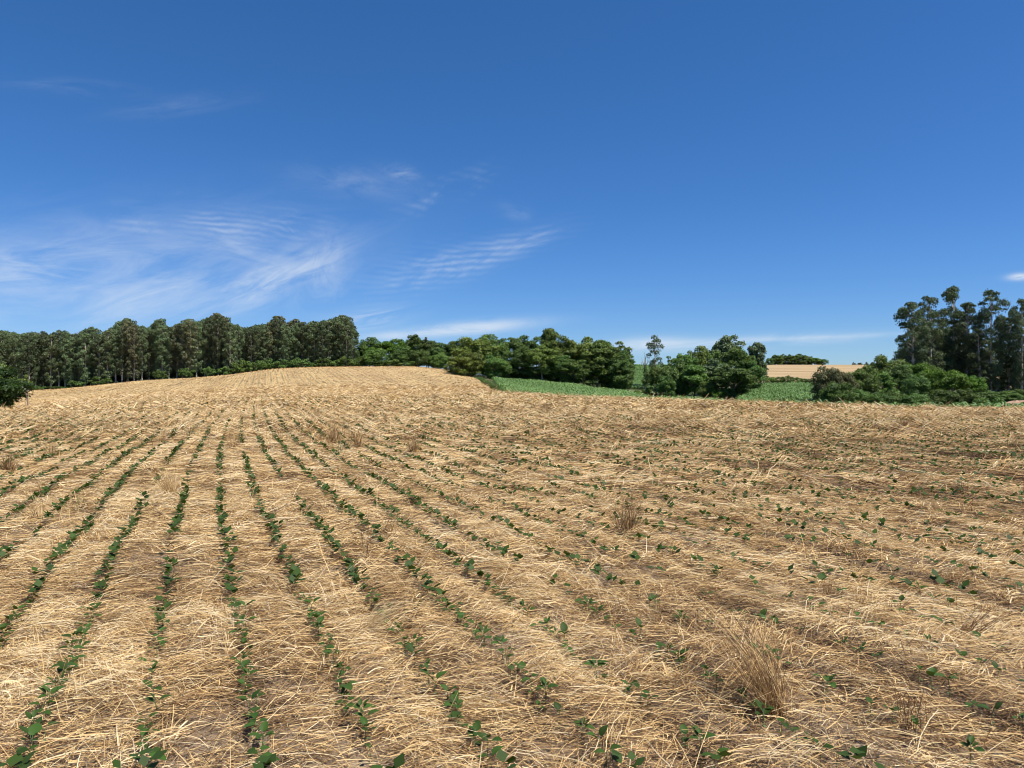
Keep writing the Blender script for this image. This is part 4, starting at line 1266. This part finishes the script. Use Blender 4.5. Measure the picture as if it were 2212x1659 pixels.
# bushes before the right-hand eucalyptus row
gD = 'bushes beyond the crest on the right'
for j, (u, vt, hw, Y, lm, lib, lab) in enumerate([
    (1792, 795, 34, 82, M_BRN, BUSH, 'rounded olive-brown bush at the corner of the corn patch'),
    (1815, 798, 26, 80, M_BRN, BUSH, 'brownish flowering bush joined to the olive one'),
    (1808, 832, 36, 76, M_DARK, BUSH, 'dark low bush in front of the brownish ones'),
    (1858, 797, 28, 86, M_MID, BROAD, 'mid green bush-like tree right of the brownish bush'),
    (1850, 840, 30, 78, M_DARK, BUSH, 'dark low bush filling the middle of the thicket'),
    (1912, 777, 34, 100, M_MID, UMB, 'spreading flat-topped tree against the far stubble'),
    (1895, 802, 30, 88, M_MID, BROAD, 'mid green tree below the flat-topped one'),
    (1943, 797, 32, 90, M_DARK, BROAD, 'dark green tree left of the bright green dome'),
    (1985, 783, 34, 96, M_BRI, BROAD, 'bright green domed tree rising over the thicket'),
    (2010, 790, 26, 97, M_BRI, BROAD, 'second bright green crown joined to the dome'),
    (1985, 812, 30, 80, M_DARK, BUSH, 'dark olive drooping bush in front of the bright dome'),
    (2050, 808, 40, 79, M_BRI, UMB, 'wide bright green spreading tree beside the dark eucalyptus row'),
    (2092, 815, 26, 79, M_BRI, UMB, 'outer part-shaded bright green tree at the end of the thicket'),
    (2035, 842, 34, 77, M_DARK, BUSH, 'dark bush in the shade of the spreading bright tree'),
    (1930, 845, 32, 76, M_DARK, BUSH, 'dark bush low in the thicket under the flat-topped tree'),
    (1895, 850, 28, 75, M_DARK, BUSH, 'small dark bush at the foot of the thicket'),
    (1975, 850, 34, 75, M_DARK, BUSH, 'dark bush at the foot of the drooping one'),
    (2085, 845, 24, 76, M_DARK, BUSH, 'dark low bush under the outer bright tree'),
    (2137, 854, 28, 70, M_MID, LOWB, 'low grey-green shrub behind the corn fringe near the right edge'),
    (2172, 846, 30, 92, M_DARK, BUSH, 'added dark bush standing for shade under the trunks at the right edge'),  # these right-edge bushes are added, standing in for dark shade on the ground
    (2205, 842, 28, 95, M_DARK, BUSH, 'added dark bush for the shade under the eucalyptus row, half cut by the right edge'),
    (2132, 844, 26, 90, M_DARK, BUSH, 'added dark bush standing for shade between the thicket and the eucalyptus trunks'),
    (2115, 858, 18, 69, M_DARK, LOWB, 'low dark shrub beside the grey-green one'),
]):
    nm = 'bush' if lib in (BUSH, LOWB) else 'broadleaf_tree'
    tree(nm, lib, j, u, Y, vt, hw, lm, lab, 'bush' if nm == 'bush' else 'tree', gD)

# loose row of tall eucalyptus at the right
gE = 'tall eucalyptus trees at the right'
for j, (u, vt, hw, Y) in enumerate([(1972, 652, 26, 112), (2013, 640, 24, 114), (2059, 620, 26, 116), (2088, 653, 23, 114), (2140, 627, 22, 112), (2207, 646, 20, 110), (2178, 686, 24, 114), (2118, 711, 22, 112), (2236, 660, 24, 112)]):
    tree('eucalyptus', GUMR, j, u, Y, vt, hw * 1.12, M_EUCD, f"tall dark airy eucalyptus of the row behind the bright bushes, {ORD[[1972, 2013, 2059, 2088, 2118, 2140, 2178, 2207, 2236].index(u)]} from the left", 'eucalyptus', gE)
for j, (u, vt, hw) in enumerate([(1965, 735, 24), (1990, 700, 26), (2030, 690, 26), (2045, 730, 26), (2072, 700, 24), (2105, 742, 24), (2150, 740, 22), (2190, 745, 24), (2000, 760, 24), (2060, 770, 26), (2125, 775, 22), (2165, 780, 22), (2205, 770, 24)]):
    tree('eucalyptus', GUMR, j + 2, u, 119 + (j % 4) * 2, vt, hw * 1.15, M_EUCD, f"shorter dark eucalyptus filling the row behind the bright bushes, number {j + 1}", 'eucalyptus', 'shorter eucalyptus trees at the right')

# dark bush at the left edge, with a second behind it
tree('bush', BUSH, 2, -18, 50, 800, 66, M_GLOSS, 'dark glossy rounded bush cut by the left edge of the photo', 'bush', None)
tree('bush', BUSH, 0, -2, 54, 788, 34, M_MID, 'bright green treetop rising behind the dark rounded bush', 'bush', None)
SAP = [make_broad(3, 0.9, 0.55, 9, 500, 700, size=0.16)]
SIZE[id(SAP)] = (3, 0.9)
tree('sapling', SAP, 0, 58, 66, 814, 11, M_YEL, 'thin leaning sapling with a small yellow-green crown beside the dark bush', 'sapling', None, M_GREYBARK)

# weedy border between stubble and corn
gW = 'tall weeds on the border between stubble and corn'
for j in range(13):
    s = j / 12
    u = 1034 + 50 * s; Y = 127 - 57 * s
    vt = 812 + 31 * s + random.uniform(-2, 2)
    X = (u - UC) / F * Y
    tree('shrub', LOWB, j, u, Y, vt + 1, 8 + 2 * s, M_DARK if j % 3 else M_MID, f"dark weedy shrub on the stubble and corn border, {ORD[j]} from the hill downwards", 'shrub', gW)

# bare soil bank near the right edge
bx, by = (2196 - UC) / F * 72, 72.0
a_, r_ = np.meshgrid(np.linspace(0, 2 * np.pi, 41)[:-1], np.linspace(0, 1, 12))
px_, py_ = bx + r_ * np.cos(a_) * 3.0, by + r_ * np.sin(a_) * 2.4
pz_ = zbase(px_, py_) - 0.1 + (1 - r_ ** 2) * (1.35 + 0.5 * fbm(px_ / 1.2, py_ / 1.2, 151, 3))
gi_ = np.arange(11)[:, None] * 40 + np.arange(40)[None, :]; gj_ = np.arange(11)[:, None] * 40 + (np.arange(40)[None, :] + 1) % 40
M_SOILB, k_, o__ = mat('bank_soil')
nz_ = k_.noise(k_.n('ShaderNodeNewGeometry').outputs['Position'], 2.5, 5.0, 0.65)
b__ = k_.n('ShaderNodeBsdfPrincipled', ins={'Base Color': k_.ramp(nz_, [(0.3, (0.24, 0.14, 0.085)), (0.7, (0.46, 0.30, 0.19))]), 'Roughness': 0.95})
k_.t.links.new(b__.outputs[0], o__.inputs[0])
tag(link('soil_bank', mesh_np('soil_bank', np.stack([px_, py_, pz_], -1).reshape(-1, 3), np.stack([gi_, gj_, gj_ + 40, gi_ + 40], -1).reshape(-1, 4)[:, ::-1], M_SOILB, smooth=True)), 'low bank of bare reddish soil behind the corn at the right edge', 'soil bank', None, 'structure')

# ------------------------------------------------------------------ corn
def corn_plant(sd, h=0.95):
    g = np.random.default_rng(sd)
    parts = [tube([(0, 0, -0.05), (0, 0, h * 0.55)], [0.014, 0.008], 4)]
    ts = [np.full(8, 0.5)]
    for i in range(8):
        a = (i % 2) * math.pi + g.normal(0, 0.5); L = h * g.uniform(0.55, 0.85); z0 = h * (0.12 + 0.055 * i)
        el = g.uniform(0.75, 1.2)
        s = np.linspace(0, 1, 5)
        out_ = L * s * math.cos(el) * 1.3; zz = z0 + L * (s * math.sin(el) - 0.75 * s ** 2.4)
        c = np.stack([np.cos(a) * out_, np.sin(a) * out_, zz], -1)
        wd = 0.05 * np.sin(np.pi * (0.12 + 0.86 * s)) ** 0.7
        side = np.array([-math.sin(a), math.cos(a), 0.25])
        v = np.stack([c - side * wd[:, None], c + side * wd[:, None]], 1).reshape(-1, 3)
        parts.append((v, quads_strip(1, 4)))
        ts.append(np.full(10, g.random()))
    v, f = merge(parts)
    return v, f, np.concatenate(ts)


CORN = [corn_plant(800 + i) for i in range(6)]
CORNM = [mesh_np('corn_plant', v, f, M_CORN, {'tint': t}) for v, f, t in CORN]


def corn_grid(u0, u1, Y0, Y1, du, dv, ang, cond=None):
    """plants in drilled rows at heading ang, kept inside the picture-angle and depth range"""
    R = Y1 * 1.0
    ca, sa = math.cos(ang), math.sin(ang)
    cx, cy = ((u0 + u1) / 2 - UC) / F * (Y0 + Y1) / 2, (Y0 + Y1) / 2
    ext = max(Y1 - Y0, (u1 - u0) / F * Y1) * 0.85
    a = np.arange(-ext, ext, du); b = np.arange(-ext, ext, dv)
    A_, B_ = np.meshgrid(a, b)
    A_ = A_ + rng.normal(0, du * 0.06, A_.shape); B_ = B_ + rng.normal(0, dv * 0.3, B_.shape)
    X = (cx + A_ * ca - B_ * sa).ravel(); Y = (cy + A_ * sa + B_ * ca).ravel()
    u = UC + F * X / np.maximum(Y, 1)
    k = (u > u0) & (u < u1) & (Y > Y0) & (Y < Y1)
    if cond is not None: k &= cond(u, Y)
    return X[k], Y[k]


sets = [corn_grid(1066, 1560, 66, 142, 0.85, 0.32, 0.5, lambda u, Y: (u > np.interp(Y, [66, 95, 125, 142], [1098, 1078, 1062, 1064])) & (Y < np.interp(u, [1060, 1100, 1300, 1400, 1500, 1560], [141, 141, 136, 118, 98, 92]))),
        corn_grid(1330, 1450, 168, 262, 0.9, 0.42, 0.2),
        corn_grid(1590, 1770, 62, 132, 0.85, 0.32, 0.3, lambda u, Y: (u > np.interp(Y, [62, 100, 132], [1570, 1600, 1635])) & (fbm(UC + F * 0 + (u - 1660) / 22, Y / 6, 131, 2) < 0.42)),
        corn_grid(1560, 2230, 54, 67, 0.75, 0.26, -0.1, lambda u, Y: Y > np.interp(u, [1560, 1750, 1900, 2212], [60, 58, 56, 54]))]
CX = np.concatenate([s[0] for s in sets]); CY = np.concatenate([s[1] for s in sets])
CZ = zbase(CX, CY)
order = np.argsort(CY)
near_c = order[:300]
far_c = order[300:]
near_c = near_c[np.argsort(CX[near_c] / CY[near_c])]
for j, i in enumerate(near_c):
    o = link('corn_plant', CORNM[j % 6], loc=(CX[i], CY[i], CZ[i]))
    sc = random.uniform(1.0, 1.6)
    o.scale = (sc, sc, sc)
    o.rotation_euler = (random.gauss(0, .06), random.gauss(0, .06), random.uniform(0, 6.28))
    tag(o, f"young corn plant of the fringe behind the stubble crest, number {j + 1} counted from the left", 'corn plant', 'corn plants along the crest')
vv, ff, tt = [], [], []; o_ = 0
kd = rng.integers(0, 6, len(far_c))
for kk in range(6):
    idx = far_c[kd == kk]
    v, f, t = CORN[kk]
    a = rng.random(len(idx)) * 2 * math.pi; sc = rng.uniform(0.85, 1.3, len(idx)) * (0.85 + 0.5 * fbm(CX[idx] / 4, CY[idx] / 4, 141, 2))
    sc = sc * np.where(CY[idx] > 150, 1.3, 1.0)
    ca, sa = np.cos(a)[:, None], np.sin(a)[:, None]
    x = (v[None, :, 0] * ca - v[None, :, 1] * sa) * sc[:, None] + CX[idx][:, None]
    y = (v[None, :, 0] * sa + v[None, :, 1] * ca) * sc[:, None] + CY[idx][:, None]
    z = v[None, :, 2] * sc[:, None] + CZ[idx][:, None]
    vv.append(np.stack([x, y, z], -1).reshape(-1, 3))
    ff.append((f[None] + (np.arange(len(idx)) * len(v))[:, None, None]).reshape(-1, 4) + o_); o_ += len(idx) * len(v)
    tt.append(np.clip(np.tile(t, len(idx)) * 0.7 + np.repeat(rng.random(len(idx)) * 0.4 - 0.05 + 0.5 * fbm(CX[idx] / 7, CY[idx] / 7, 145, 3), len(v)), 0, 1))
me = mesh_np('corn_crop', np.concatenate(vv), np.concatenate(ff), M_CORN, {'tint': np.concatenate(tt)})
tag(link('corn_crop', me), 'green young corn crop beyond the stubble field', None, None, 'stuff')
print('verts', sum(len(m.vertices) for m in bpy.data.meshes), 'objects', len(bpy.data.objects), 'plants', len(plants), 'corn', len(CX))
